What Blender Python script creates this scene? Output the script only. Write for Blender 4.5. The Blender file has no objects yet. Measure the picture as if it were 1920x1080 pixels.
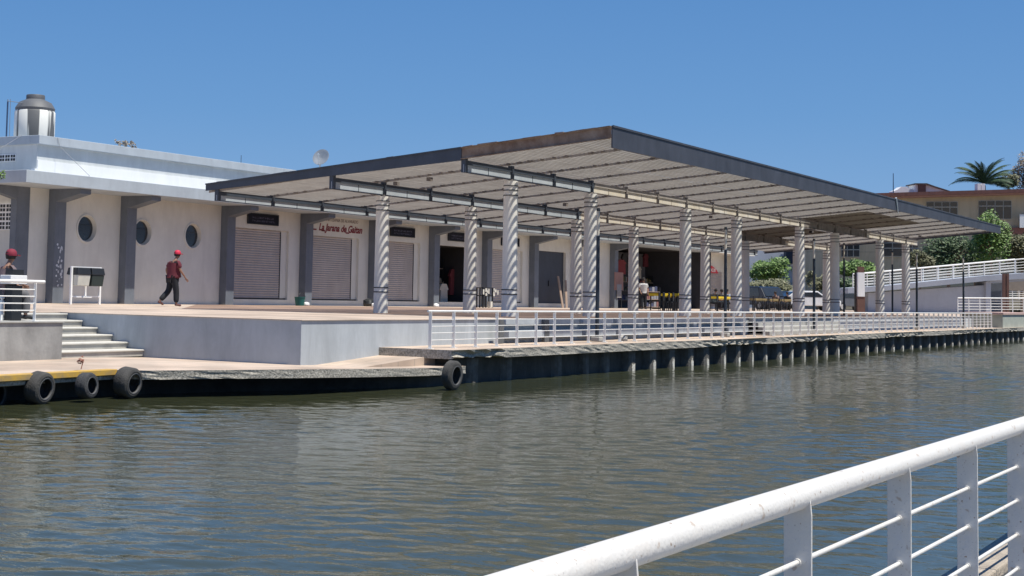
import bpy, math, random
from mathutils import Vector, Matrix
random.seed(7)
S = bpy.context.scene
C = S.collection

# ------------------------------------------------------------------ camera
F, YAW, PIT, ROL, CX, CY = 2827.8, 0.54908, 0.07465, 0.02001, 785.1, 343.7
cy_, sy_, cp_, sp_ = math.cos(YAW), math.sin(YAW), math.cos(PIT), math.sin(PIT)
R0 = Vector((sy_, -cy_, 0)); FW = Vector((cy_*cp_, sy_*cp_, sp_)); U0 = R0.cross(FW)
RR = R0*math.cos(ROL) + U0*math.sin(ROL)
UU = -R0*math.sin(ROL) + U0*math.cos(ROL)
cam = bpy.data.cameras.new('camera'); co = bpy.data.objects.new('camera', cam); C.objects.link(co)
M = Matrix.Identity(4)
for i in range(3):
    M[i][0], M[i][1], M[i][2] = RR[i], UU[i], -FW[i]
co.matrix_world = M
cam.sensor_width = 36; cam.lens = F/1920*36
cam.shift_x = (960-CX)/1920; cam.shift_y = -(540-CY)/1920
cam.clip_start = .1; cam.clip_end = 6000
S.camera = co

# ------------------------------------------------------------------ world, sun, exposure
SUN = Vector((.02, -1.82, 4.6)).normalized()
W = bpy.data.worlds.new('World'); S.world = W; W.use_nodes = True
nt = W.node_tree; bg = nt.nodes['Background']
sky = nt.nodes.new('ShaderNodeTexSky'); sky.sky_type = 'NISHITA'; sky.sun_disc = False
sky.sun_elevation = math.asin(SUN.z); sky.sun_rotation = math.atan2(SUN.x, SUN.y)
sky.air_density = 1.0; sky.dust_density = .3; sky.ozone_density = 2.5; sky.altitude = 0
tcw = nt.nodes.new('ShaderNodeTexCoord'); sxw = nt.nodes.new('ShaderNodeSeparateXYZ'); nt.links.new(tcw.outputs['Generated'], sxw.inputs[0])
rw = nt.nodes.new('ShaderNodeValToRGB'); e = rw.color_ramp.elements
e[0].position = 0; e[0].color = (.27, .49, .84, 1); e[1].position = .7; e[1].color = (.035, .175, .545, 1)
m_ = e.new(.12); m_.color = (.145, .365, .75, 1); m_ = e.new(.3); m_.color = (.06, .235, .62, 1)
nt.links.new(sxw.outputs[2], rw.inputs[0])
scw = nt.nodes.new('ShaderNodeMix'); scw.data_type = 'RGBA'; scw.blend_type = 'MULTIPLY'; scw.inputs[0].default_value = 1; scw.inputs[7].default_value = (6, 6, 6, 1); nt.links.new(rw.outputs[0], scw.inputs[6])
mxw = nt.nodes.new('ShaderNodeMix'); mxw.data_type = 'RGBA'; mxw.inputs[0].default_value = .9
nt.links.new(sky.outputs[0], mxw.inputs[6]); nt.links.new(scw.outputs[2], mxw.inputs[7]); nt.links.new(mxw.outputs[2], bg.inputs[0]); bg.inputs[1].default_value = .108
sl = bpy.data.lights.new('sun', 'SUN'); sl.energy = 5.0; sl.angle = math.radians(.5); sl.color = (1, .955, .845)
so = bpy.data.objects.new('sun', sl); C.objects.link(so)
so.rotation_euler = SUN.to_track_quat('Z', 'Y').to_euler()
S.view_settings.view_transform = 'Standard'; S.view_settings.look = 'None'
S.view_settings.exposure = 0.34; S.view_settings.gamma = 1.0
S.cycles.max_bounces = 6

# ------------------------------------------------------------------ placing by sight line (real depth given)
def ray(px, py):
    return RR*((px-CX)/F) + UU*((CY-py)/F) + FW
def atD(px, py, d): return ray(px, py)*d
def atY(px, py, y): r = ray(px, py); return r*(y/r.y)
def atZ(px, py, z): r = ray(px, py); return r*(z/r.z)
HF = Vector((cy_, sy_, 0)); HR = R0

# ------------------------------------------------------------------ materials
MC = {}
def mat(name, col, rough=.7, var=.12, scale=3., col2=None, bump=0., bscale=None, metal=0., spec=.5, streak=0., coord='Object', stretch=(1, 1, 1)):
    if name in MC: return MC[name]
    m = bpy.data.materials.new(name); m.use_nodes = True; N = m.node_tree.nodes; L = m.node_tree.links
    b = N['Principled BSDF']; b.inputs['Roughness'].default_value = rough; b.inputs['Metallic'].default_value = metal
    b.inputs['Specular IOR Level'].default_value = spec
    tc = N.new('ShaderNodeTexCoord'); mp = N.new('ShaderNodeMapping'); mp.inputs['Scale'].default_value = stretch
    L.new(tc.outputs[coord], mp.inputs[0])
    n = N.new('ShaderNodeTexNoise'); n.inputs['Scale'].default_value = scale; n.inputs['Detail'].default_value = 6; n.inputs['Roughness'].default_value = .65
    L.new(mp.outputs[0], n.inputs['Vector'])
    r = N.new('ShaderNodeValToRGB'); r.color_ramp.elements[0].position = .3; r.color_ramp.elements[1].position = .7
    c2 = col2 if col2 else tuple(c*(1-var) for c in col); c1 = col if col2 else tuple(min(1, c*(1+var)) for c in col)
    r.color_ramp.elements[0].color = (*c2, 1); r.color_ramp.elements[1].color = (*c1, 1)
    L.new(n.outputs['Fac'], r.inputs[0]); out = r.outputs[0]
    if streak:
        mp2 = N.new('ShaderNodeMapping'); mp2.inputs['Scale'].default_value = (1.1, 1.1, .3); L.new(tc.outputs['Object'], mp2.inputs[0])
        n2 = N.new('ShaderNodeTexNoise'); n2.inputs['Scale'].default_value = 1.5; n2.inputs['Detail'].default_value = 9; n2.inputs['Roughness'].default_value = .7; n2.inputs['Distortion'].default_value = .8; L.new(mp2.outputs[0], n2.inputs['Vector'])
        r2 = N.new('ShaderNodeValToRGB'); r2.color_ramp.elements[0].position = .33; r2.color_ramp.elements[1].position = .60
        r2.color_ramp.elements[0].color = (1-streak,)*3+(1,); r2.color_ramp.elements[1].color = (1, 1, 1, 1); L.new(n2.outputs['Fac'], r2.inputs[0])
        mx = N.new('ShaderNodeMix'); mx.data_type = 'RGBA'; mx.blend_type = 'MULTIPLY'; mx.inputs[0].default_value = 1
        L.new(out, mx.inputs[6]); L.new(r2.outputs[0], mx.inputs[7]); out = mx.outputs[2]
    L.new(out, b.inputs['Base Color'])
    if bump:
        nb = N.new('ShaderNodeTexNoise'); nb.inputs['Scale'].default_value = bscale or scale*6; nb.inputs['Detail'].default_value = 5
        L.new(mp.outputs[0], nb.inputs['Vector'])
        bp = N.new('ShaderNodeBump'); bp.inputs['Strength'].default_value = bump; bp.inputs['Distance'].default_value = .02
        L.new(nb.outputs['Fac'], bp.inputs['Height']); L.new(bp.outputs[0], b.inputs['Normal'])
    MC[name] = m; return m

def brickmat(name, c1, c2, mortar, sc, bw=.5, rh=.25, ms=.02, rough=.8):
    m = bpy.data.materials.new(name); m.use_nodes = True; N = m.node_tree.nodes; L = m.node_tree.links
    b = N['Principled BSDF']; b.inputs['Roughness'].default_value = rough
    tc = N.new('ShaderNodeTexCoord'); k = N.new('ShaderNodeTexBrick')
    k.inputs['Color1'].default_value = (*c1, 1); k.inputs['Color2'].default_value = (*c2, 1); k.inputs['Mortar'].default_value = (*mortar, 1)
    k.inputs['Scale'].default_value = sc; k.inputs['Brick Width'].default_value = bw; k.inputs['Row Height'].default_value = rh; k.inputs['Mortar Size'].default_value = ms
    L.new(tc.outputs['Object'], k.inputs['Vector'])
    n = N.new('ShaderNodeTexNoise'); n.inputs['Scale'].default_value = .55; n.inputs['Detail'].default_value = 7; L.new(tc.outputs['Object'], n.inputs['Vector'])
    r = N.new('ShaderNodeValToRGB'); r.color_ramp.elements[0].position = .35; r.color_ramp.elements[0].color = (.72, .70, .68, 1); r.color_ramp.elements[1].position = .6
    r.color_ramp.elements[1].color = (1.05, 1.05, 1.05, 1)
    L.new(n.outputs['Fac'], r.inputs[0])
    mx = N.new('ShaderNodeMix'); mx.data_type = 'RGBA'; mx.blend_type = 'MULTIPLY'; mx.inputs[0].default_value = 1
    L.new(k.outputs['Color'], mx.inputs[6]); L.new(r.outputs[0], mx.inputs[7]); L.new(mx.outputs[2], b.inputs['Base Color'])
    MC[name] = m; return m

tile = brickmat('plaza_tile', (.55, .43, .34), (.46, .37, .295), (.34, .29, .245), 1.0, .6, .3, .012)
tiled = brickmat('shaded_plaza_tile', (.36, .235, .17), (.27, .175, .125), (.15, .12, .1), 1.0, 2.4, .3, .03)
conc = mat('concrete', (.36, .355, .345), .85, scale=1.3, col2=(.24, .235, .23), bump=.35, streak=.25)
concl = mat('pale_concrete', (.44, .43, .40), .85, scale=2.5, col2=(.33, .32, .30), bump=.3, streak=.12)
greywall = mat('grey_blue_wall', (.45, .485, .52), .8, scale=.8, col2=(.37, .405, .435), bump=.15, streak=.22)
white = mat('white_wall', (.69, .68, .63), .75, scale=.9, col2=(.61, .60, .56), bump=.08, streak=.10)
whiteb = mat('bright_white_paint', (.84, .84, .84), .7, scale=1.2, col2=(.77, .775, .78), streak=.06)
upper = mat('upper_wall_paint', (.63, .655, .66), .75, scale=1.2, col2=(.55, .575, .58), streak=.12)
capm = mat('light_grey_paint', (.44, .495, .545), .75, scale=1.5, col2=(.385, .43, .475), streak=.12)
fing = mat('slate_grey_paint', (.165, .185, .22), .75, scale=2, col2=(.13, .15, .18), streak=.18)
navy = mat('navy_steel', (.06, .077, .105), .55, scale=2.5, col2=(.045, .058, .08), streak=.2)
fasc = mat('charcoal_fascia', (.062, .068, .09), .6, scale=1.2, col2=(.042, .046, .062), streak=.3)
rust = mat('rusty_channel', (.36, .28, .22), .85, scale=2.2, col2=(.17, .095, .06), bump=.3, streak=.25)
bluesteel = mat('blue_grey_steel', (.21, .24, .285), .55, scale=2, col2=(.16, .185, .225), streak=.15)
creamsteel = mat('cream_steel', (.80, .76, .69), .6, scale=1.2, col2=(.66, .58, .45), streak=.12)
slatm = mat('weathered_slat', (.40, .372, .345), .75, scale=1.6, col2=(.29, .262, .24))
raft = mat('rafter_steel', (.30, .27, .25), .7, scale=3, col2=(.15, .13, .12), streak=.2)
purl = mat('purlin_steel', (.44, .405, .375), .7, scale=3, col2=(.28, .25, .225))
sunlitweb = mat('sunlit_blue_panel', (.50, .55, .60), .6, scale=2, col2=(.42, .465, .51), streak=.1)
colm = mat('column_plaster', (.84, .82, .77), .75, scale=1.6, col2=(.74, .71, .65), bump=.15, streak=.14)
ringm = mat('dark_ring', (.05, .05, .055), .8)
railw = mat('white_rail_paint', (.82, .81, .78), .38, scale=6, col2=(.75, .74, .71), bump=.08, bscale=60)
shut = mat('shutter_metal', (.44, .40, .385), .55, scale=1.5, col2=(.37, .335, .32), streak=.12)
def weathered(m):   # chips and rust specks
    N = m.node_tree.nodes; L = m.node_tree.links; b = N['Principled BSDF']; src = b.inputs['Base Color'].links[0].from_socket
    tc = N.new('ShaderNodeTexCoord')
    def spots(sc, a, b2, col, src, big=None):
        n = N.new('ShaderNodeTexNoise'); n.inputs['Scale'].default_value = sc; n.inputs['Detail'].default_value = 3; L.new(tc.outputs['Object'], n.inputs['Vector'])
        r = N.new('ShaderNodeValToRGB'); r.color_ramp.elements[0].position = a; r.color_ramp.elements[0].color = (0, 0, 0, 1); r.color_ramp.elements[1].position = b2; r.color_ramp.elements[1].color = (1, 1, 1, 1); L.new(n.outputs['Fac'], r.inputs[0])
        mx = N.new('ShaderNodeMix'); mx.data_type = 'RGBA'; L.new(r.outputs[0], mx.inputs[0]); L.new(src, mx.inputs[6]); mx.inputs[7].default_value = (*col, 1); return mx.outputs[2]
    src = spots(9, .60, .85, (.60, .55, .50), src); src = spots(70, .68, .73, (.30, .21, .15), src); src = spots(130, .67, .73, (.36, .34, .32), src); src = spots(30, .66, .72, (.45, .38, .32), src)
    L.new(src, b.inputs['Base Color'])
railf = mat('weathered_white_rail', (.64, .62, .585), .45, scale=3, col2=(.60, .575, .545), bump=.15, bscale=90); weathered(railf)
black = mat('black_paint', (.015, .017, .02), .5)
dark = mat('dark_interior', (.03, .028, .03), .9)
darkbl = mat('dark_blue_door', (.03, .037, .055), .6, streak=.2)
glass = mat('dark_glass', (.02, .026, .033), .15, spec=.8)
plate = mat('navy_sign', (.010, .012, .022), .75, spec=.15)
redp = mat('red_letter_paint', (.19, .012, .02), .6)
brown = mat('brown_paint', (.13, .065, .05), .7)
yel = mat('yellow_kerb_paint', (.62, .36, .03), .8, scale=5, col2=(.30, .22, .12))
tyrem = mat('old_rubber', (.06, .06, .063), .85, scale=6, col2=(.025, .025, .028), bump=.6, bscale=50)
woodm = mat('old_wood', (.30, .22, .17), .8)
ycloth = mat('yellow_cloth', (.75, .55, .03), .8)
tan = mat('tan_wall', (.58, .47, .32), .85, scale=.6, col2=(.50, .40, .27), streak=.15)
redroof = mat('red_brown_roof', (.16, .07, .06), .8, streak=.2)
brickr = mat('red_brick_wall', (.30, .13, .10), .85)
rampm = mat('ramp_wall_paint', (.40, .43, .49), .8, scale=.6, col2=(.35, .375, .43), streak=.1)
barkm = mat('bark', (.16, .12, .09), .9, bump=.5)
teal = mat('teal_plastic', (.01, .13, .12), .5)
soil = mat('bare_ground', (.30, .25, .19), .95, scale=.4, col2=(.2, .17, .12))

def leafmat(name, c1, c2, sc=.7):
    m = bpy.data.materials.new(name); m.use_nodes = True; N = m.node_tree.nodes; L = m.node_tree.links
    b = N['Principled BSDF']; b.inputs['Roughness'].default_value = .6
    g = N.new('ShaderNodeNewGeometry'); r = N.new('ShaderNodeValToRGB')
    r.color_ramp.elements[0].color = (*c1, 1); r.color_ramp.elements[1].color = (*c2, 1)
    L.new(g.outputs['Random Per Island'], r.inputs[0]); L.new(r.outputs[0], b.inputs['Base Color'])
    try:
        b.inputs['Subsurface Weight'].default_value = 0
    except Exception: pass
    return m
leaf_g = leafmat('green_leaves', (.05, .10, .02), (.15, .25, .05))
leaf_d = leafmat('dark_leaves', (.03, .06, .025), (.08, .13, .05))
leaf_y = leafmat('olive_leaves', (.08, .085, .04), (.16, .16, .08))
leaf_p = leafmat('palm_leaves', (.025, .055, .03), (.07, .12, .055))
leaf_r = leafmat('dry_leaves', (.16, .12, .09), (.28, .22, .15))

# ------------------------------------------------------------------ mesh helpers
class MB:
    def __init__(s): s.v = []; s.f = []
    def add(s, vs, fs):
        o = len(s.v); s.v += [tuple(v) for v in vs]; s.f += [tuple(i+o for i in f) for f in fs]; return s
    def box(s, x0, x1, y0, y1, z0, z1):
        return s.add([(x0,y0,z0),(x1,y0,z0),(x1,y1,z0),(x0,y1,z0),(x0,y0,z1),(x1,y0,z1),(x1,y1,z1),(x0,y1,z1)],
                     [(0,3,2,1),(4,5,6,7),(0,1,5,4),(1,2,6,5),(2,3,7,6),(3,0,4,7)])
    def hexa(s, a, b):   # a,b : lists of 4 points (bottom / top or start / end)
        return s.add(list(a)+list(b), [(0,3,2,1),(4,5,6,7),(0,1,5,4),(1,2,6,5),(2,3,7,6),(3,0,4,7)])
    def prism(s, pts, off):   # polygon of 3d points extruded by off
        n = len(pts); P = [Vector(p) for p in pts]; Q = [p+Vector(off) for p in P]
        return s.add(P+Q, [tuple(range(n))[::-1], tuple(range(n, 2*n))]+[(i, (i+1) % n, n+(i+1) % n, n+i) for i in range(n)])
    def tube(s, p0, p1, r0, r1=None, n=12, cap=True):
        p0, p1 = Vector(p0), Vector(p1); r1 = r0 if r1 is None else r1
        d = (p1-p0).normalized(); a = d.orthogonal().normalized(); b = d.cross(a)
        vs = [p0+(a*math.cos(t)+b*math.sin(t))*r0 for t in [2*math.pi*i/n for i in range(n)]]
        vs += [p1+(a*math.cos(t)+b*math.sin(t))*r1 for t in [2*math.pi*i/n for i in range(n)]]
        fs = [(i, (i+1) % n, n+(i+1) % n, n+i) for i in range(n)]
        if cap: fs += [tuple(range(n))[::-1], tuple(range(n, 2*n))]
        return s.add(vs, fs)
    def lathe(s, prof, c=(0, 0, 0), axis='Z', n=24, M=None):
        vs = []; fs = []; k = len(prof)
        for i in range(n):
            t = 2*math.pi*i/n
            for r, h in prof:
                p = Vector((r*math.cos(t), r*math.sin(t), h))
                if M is not None: p = M @ p
                vs.append(p+Vector(c))
        for i in range(n):
            j = (i+1) % n
            for q in range(k-1): fs.append((i*k+q, j*k+q, j*k+q+1, i*k+q+1))
        return s.add(vs, fs)
    def build(s, name, m, parent=None, smooth=False, bevel=0, loc=None):
        me = bpy.data.meshes.new(name)
        vs = s.v
        if loc is not None: l = Vector(loc); vs = [tuple(Vector(v)-l) for v in s.v]
        me.from_pydata(vs, [], s.f); me.update()
        if smooth: me.polygons.foreach_set('use_smooth', [True]*len(me.polygons))
        ms = m if isinstance(m, (list, tuple)) else [m]
        for q in ms: me.materials.append(q)
        o = bpy.data.objects.new(name, me); C.objects.link(o)
        if loc is not None: o.location = loc
        if parent is not None:
            o.parent = parent
            o.location = Vector(o.location)-Vector(parent.location) if loc is not None else -Vector(parent.location)
        if bevel:
            b = o.modifiers.new('bevel', 'BEVEL'); b.width = bevel; b.segments = 2; b.limit_method = 'ANGLE'
        if smooth:
            me.set_sharp_from_angle(angle=math.radians(35))
        return o
# all geometry is given in world coordinates; part() subtracts the parent's location (parents are never rotated at build time)
def tag(o, label=None, cat=None, group=None, kind=None):
    if label: o['label'] = label
    if cat: o['category'] = cat
    if group: o['group'] = group
    if kind: o['kind'] = kind
    return o
def thing(name, label, cat, loc=(0, 0, 0), group=None):
    o = bpy.data.objects.new(name, None); C.objects.link(o); o.location = loc; o.empty_display_size = .2
    return tag(o, label, cat, group)
def sub(mb, name, m, par, root, **k):   # sub-part: geometry world coords; par chain has zero own location offset
    o = mb.build(name, m, None, **k); o.parent = par; o.location = (0, 0, 0); 
    off = Vector(root.location)+Vector(par.location)
    if par.parent is None: off = Vector(par.location)
    o.location = -off if not k.get('loc') else Vector(k['loc'])-off
    return o
def dup(root, loc, label=None):
    r = root.copy(); C.objects.link(r); r.location = loc
    if label: r['label'] = label
    for ch in list(root.children):
        c2 = ch.copy(); C.objects.link(c2); c2.parent = r
        for g in ch.children:
            d = g.copy(); C.objects.link(d); d.parent = c2
    return r

ORD = 'first second third fourth fifth sixth seventh eighth ninth tenth eleventh twelfth thirteenth fourteenth fifteenth sixteenth seventeenth eighteenth nineteenth'.split()
TEN = 'twentieth thirtieth fortieth fiftieth sixtieth seventieth eightieth ninetieth'.split(); TN = 'twenty thirty forty fifty sixty seventy eighty ninety'.split()
def ordinal(n):
    if n <= 19: return ORD[n-1]
    return TEN[n//10-2] if n % 10 == 0 else TN[n//10-2]+'-'+ORD[n % 10-1]
ZW, ZQ, ZD, ZP = -1.75, -1.30, -1.05, -.49   # water, lower quay, promenade deck, plaza

# ------------------------------------------------------------------ water
def watermat():
    m = bpy.data.materials.new('canal_water'); m.use_nodes = True; N = m.node_tree.nodes; L = m.node_tree.links
    b = N['Principled BSDF']; b.inputs['Base Color'].default_value = (.042, .047, .025, 1); b.inputs['Roughness'].default_value = .05
    b.inputs['IOR'].default_value = 1.33; b.inputs['Specular IOR Level'].default_value = .46
    tc = N.new('ShaderNodeTexCoord')
    def layer(scale, stretch, rot, detail, dist, prev):
        mp = N.new('ShaderNodeMapping'); mp.inputs['Scale'].default_value = stretch; mp.inputs['Rotation'].default_value = (0, 0, rot); L.new(tc.outputs['Object'], mp.inputs[0])
        n = N.new('ShaderNodeTexNoise'); n.inputs['Scale'].default_value = scale; n.inputs['Detail'].default_value = detail; n.inputs['Roughness'].default_value = .55
        n.inputs['Distortion'].default_value = .6
        L.new(mp.outputs[0], n.inputs['Vector'])
        bp = N.new('ShaderNodeBump'); bp.inputs['Strength'].default_value = 1; bp.inputs['Distance'].default_value = dist
        L.new(n.outputs['Fac'], bp.inputs['Height'])
        if prev is not None: L.new(prev.outputs[0], bp.inputs['Normal'])
        return bp
    a = layer(5.0, (1.5, .8, 1), .5, 3, .0055, None)
    a = layer(16, (1.5, .9, 1), .7, 2, .0006, a)
    L.new(a.outputs[0], b.inputs['Normal']); return m
import numpy as np
def water_sheet():
    rng = np.random.RandomState(5)
    xs = [0.]; x = 0.
    while x < 130: x += .045+.0015*max(0, x-8); xs.append(x)
    xs = np.array([-150, -60, -20, -8, -3]+xs+[160, 220, 400, 900]); ys = np.concatenate([[-6, 0, 1.2], np.arange(1.4, 15.6, .045), [16.5, 20, 60]])
    Xg, Yg = np.meshgrid(xs, ys, indexing='ij'); Z = np.zeros_like(Xg)
    cell = np.maximum(.045, np.gradient(xs))[:, None]
    for i in range(110):
        lam = .11*(.85/.11)**rng.rand(); a = rng.normal(math.radians(200), .75); k = 2*math.pi/lam
        amp = .00125*lam**.75*rng.uniform(.5, 1.3)
        fade = np.clip((lam/cell-2.2)/2, 0, 1)
        Z += fade*amp*np.sin(k*(Xg*math.cos(a)+Yg*math.sin(a))+rng.uniform(0, 6.28)+.8*np.sin(Xg*.31+Yg*.23+i))
    gust = .85+.5*np.sin(Xg*.21+1.3*np.sin(Yg*.4))*np.sin(Yg*.37+Xg*.11)
    Z *= gust
    n, m = Xg.shape
    co_ = np.stack([Xg, Yg, Z+ZW], -1).reshape(-1, 3).astype(np.float32)
    idx = np.arange(n*m).reshape(n, m); q = np.stack([idx[:-1, :-1], idx[1:, :-1], idx[1:, 1:], idx[:-1, 1:]], -1).reshape(-1, 4).astype(np.int32)
    me = bpy.data.meshes.new('water'); me.vertices.add(len(co_)); me.vertices.foreach_set('co', co_.ravel())
    me.loops.add(q.size); me.loops.foreach_set('vertex_index', q.ravel()); me.polygons.add(len(q)); me.polygons.foreach_set('loop_start', np.arange(0, q.size, 4, dtype=np.int32))
    try: me.polygons.foreach_set('loop_total', np.full(len(q), 4, np.int32))
    except Exception: pass
    me.polygons.foreach_set('use_smooth', np.ones(len(q), bool)); me.update(calc_edges=True); me.validate()
    me.materials.append(watermat()); o = bpy.data.objects.new('water', me); C.objects.link(o); return o
tag(water_sheet(), 'murky green brown rippled canal water', kind='structure')
mb = MB(); mb.add([(-3000, 60, -1.9), (3000, 60, -1.9), (3000, 4000, -1.9), (-3000, 4000, -1.9)], [(0, 1, 2, 3)])
mb.add([(-3000, -3000, -1.9), (3000, -3000, -1.9), (3000, -6, -1.9), (-3000, -6, -1.9)], [(0, 1, 2, 3)])
tag(mb.build('ground', soil), 'bare flat ground beyond the buildings', kind='structure')

# ------------------------------------------------------------------ lower quay (with broken edge), promenade deck
def ragged_slab(name, m, pts, zt, zb, inner, amp, seg=.22, label=''):
    # front edge polyline pts (x,y), closed at the back by inner y ; the lip is chipped
    rnd = random.Random(3)
    P = []
    pts = [tuple(p)+(0,)*(3-len(p)) for p in pts]
    for (x0, y0, d0), (x1, y1, d1) in zip(pts[:-1], pts[1:]):
        n = max(1, int(math.hypot(x1-x0, y1-y0)/seg))
        for i in range(n): P.append((x0+(x1-x0)*i/n, y0+(y1-y0)*i/n, d0+(d1-d0)*i/n))
    P.append(pts[-1])
    mb = MB(); n = len(P); rows = 5
    vs = []
    run = 0; lvl = 0
    for i, (x, y, zo) in enumerate(P):
        if run <= 0: run = rnd.randint(3, 22); lvl = rnd.choice([0, 0, 0, .5, 1])
        run -= 1
        for k in range(rows):
            t = k/(rows-1)
            d = (rnd.random()*amp*(.25+lvl) if k else rnd.random()*amp*.15) 
            dz = rnd.uniform(-.3, .3)*amp*.5*lvl if 0 < k < rows-1 else (rnd.random()*amp*.6*lvl if k == rows-1 else 0)
            vs.append((x, y+d, zt+(zb-zt)*t+dz+zo))
    fs = []
    for i in range(n-1):
        for k in range(rows-1): fs.append((i*rows+k, i*rows+k+1, (i+1)*rows+k+1, (i+1)*rows+k))
    mb.add(vs, fs)
    top = []; o = len(mb.v)
    inn = [(x, inner, zt+zo) for x, y, zo in P]; mb.v += inn
    for i in range(n-1): mb.f.append((i*rows, (i+1)*rows, o+i+1, o+i)); top.append(len(mb.f)-1)
    o2 = len(mb.v); mb.v += [(x, inner, zb+zo) for x, y, zo in P]
    for i in range(n-1): mb.f.append((i*rows+rows-1, o2+i, o2+i+1, (i+1)*rows+rows-1))
    # end caps
    for i in (0, n-1): mb.f.append(tuple([i*rows+k for k in range(rows)]+[o2+i, o+i]))
    ob = mb.build(name, m)
    for fi in top: ob.data.polygons[fi].material_index = 1
    return tag(ob, label, kind='structure')
edgem = mat('broken_concrete_edge', (.56, .52, .45), .95, scale=26, col2=(.13, .12, .10), bump=.8, bscale=40)
edgepts = [(-40, 12.4), (4, 16.0), (15.94, 16.94), (18.6, 17.12), (18.85, 16.66), (21.3, 15.36), (22.9, 15.12, -.032), (25.2, 14.96, -.075), (26.4, 14.96, -.075)]
ragged_slab('lower_quay', [edgem, tile], edgepts, ZQ, ZQ-.15, 60, .028, label='pinkish tiled lower quay with a worn stone edge')
ragged_slab('promenade', [edgem, tile], [(25.87, 14.95), (210, 14.95)], ZD, ZD-.19, 20.5, .09, label='tiled promenade deck with a crumbling concrete edge')
# ramp between the two levels
mb = MB(); mb.prism([(23.6, 15.62, ZQ-.05), (23.6, 15.62, ZQ-.2), (28.6, 15.62, ZQ-.2), (28.6, 15.62, ZD+.004)], (0, 1.1, 0))
tag(mb.build('pavement_ramp', tile), 'short tiled slope up to the promenade', kind='structure')
# yellow kerb
mb = MB(); mb.hexa([(4, 15.97, ZQ-.085), (18.62, 17.09, ZQ-.085), (18.6, 17.3, ZQ-.085), (4, 16.2, ZQ-.085)], [(4, 15.97, ZQ+.012), (18.62, 17.09, ZQ+.012), (18.6, 17.3, ZQ+.012), (4, 16.2, ZQ+.012)])
tag(mb.build('mooring_kerb', yel, bevel=.01), 'chipped yellow painted kerb beam along the quay edge behind the tyres', 'kerb')
# quay walls under the slabs
mb = MB()
wp = [(-40, 13.2), (4, 16.8), (16.5, 17.75), (18.9, 17.3), (21.6, 15.85), (23, 15.45), (26, 15.3), (210, 15.3)]
wq_ = [atZ(x, y, ZW) for x, y in ((0, 751), (270, 738.5), (563, 731.5), (800, 725.5))]
wp = [(-40, 13.2), (4, 16.8)]+[(q.x, q.y) for q in wq_]+[(26.3, 15.3), (210, 15.3)]
for (x0, y0), (x1, y1) in zip(wp[:-1], wp[1:]):
    zt = (ZQ-.145 if x1 < 20 else ZQ-.225) if x1 < 26.5 else ZD-.185
    mb.hexa([(x0, y0, -2.6), (x1, y1, -2.6), (x1, 19.5, -2.6), (x0, 19.5, -2.6)], [(x0, y0, zt), (x1, y1, zt), (x1, 19.5, zt), (x0, 19.5, zt)])
wallwet = mat('wet_quay_wall', (.085, .08, .07), .8, scale=2.2, col2=(.03, .03, .03), bump=.5, streak=.4)
tag(mb.build('quay_wall', wallwet), 'dark damp quay wall under the slab', kind='structure')
# concrete sheet piles
sunpatch = mat('pale_sun_patch', (.72, .70, .64), .95, scale=9, col2=(.38, .35, .30), bump=.6, bscale=40)  # pale patch paints in the sunlight on each pile foot
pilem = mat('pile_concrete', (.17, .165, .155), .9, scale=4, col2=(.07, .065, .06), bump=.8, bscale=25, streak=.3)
rnd = random.Random(11)
X = 27.2; pl = None; px_ = []
while X < 30: px_.append((X, .40, 15.2)); X += 1.45
X = 31.1; px_ += [(31.1, .36, 15.18), (32.45, .36, 15.16), (33.75, .3, 15.17)]; X = 35.06
while X < 130: px_.append((X, .36, 15.065 if X < 59 else 15.10)); X += 1.277 if X < 59 else 1.5
for i, (X, w, yf) in enumerate(px_):
    mb = MB(); j = rnd.uniform(-.05, .05); w2 = w*rnd.uniform(.8, 1.1); yy = yf+rnd.uniform(-.015, .02)
    mb.prism([(X-w2/2+j, 15.32, -2.4), (X-w2*.32+j, yy+.05, -2.4), (X-w2*.1+j, yy, -2.4), (X+w2/2+j, yy+.01, -2.4), (X+w2/2+.02+j, 15.32, -2.4)], (0, 0, 2.4+ZD-.195))
    pt = thing('sheet_pile', '%s concrete pile from the hanging grey tyre, standing in the water under the promenade edge' % ordinal(i+1), 'pile', (X, 15.2, -1.75), 'piles under the promenade')
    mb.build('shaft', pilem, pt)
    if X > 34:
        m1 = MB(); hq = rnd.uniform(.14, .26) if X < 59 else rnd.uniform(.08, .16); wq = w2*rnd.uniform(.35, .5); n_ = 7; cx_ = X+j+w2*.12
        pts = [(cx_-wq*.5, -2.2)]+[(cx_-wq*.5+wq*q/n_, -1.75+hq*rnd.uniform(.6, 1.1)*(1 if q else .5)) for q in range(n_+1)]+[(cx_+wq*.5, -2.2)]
        m1.prism([(a, yy-.012, b_) for a, b_ in pts], (0, .012, 0)); m1.build('sunlit_patch', sunpatch, pt)
# ------------------------------------------------------------------ plaza platform, steps, block
mb = MB()
plz = [(23.17, 16.7), (140, 16.7), (140, 75), (-60, 75), (-60, 23.3), (23.55, 23.3), (23.22, 20.6)]
mb.prism([(x, y, -1.5) for x, y in plz][::-1], (0, 0, 1.01-.012))
tag(mb.build('plaza_base', greywall), 'grey blue painted retaining wall of the raised plaza', kind='structure')
mb = MB(); plz2 = [(23.15, 16.67), (140.02, 16.67), (140.02, 75), (-60, 75), (-60, 23.28), (23.53, 23.28), (23.20, 20.6)]
mb.prism([(x, y, -.502) for x, y in plz2], (0, 0, .012))
tag(mb.build('plaza_floor', tile), 'pink tiled plaza floor', kind='structure')
mb = MB(); mb.prism([(x, y, -.4895) for x, y in ((33.3, 16.95), (81.5, 16.95), (81.5, 28.6), (48, 37.0), (44.5, 37.0), (33.3, 28.2))], (0, 0, .003))  # darker copy of the floor, roof shade painted into its colour
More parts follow.
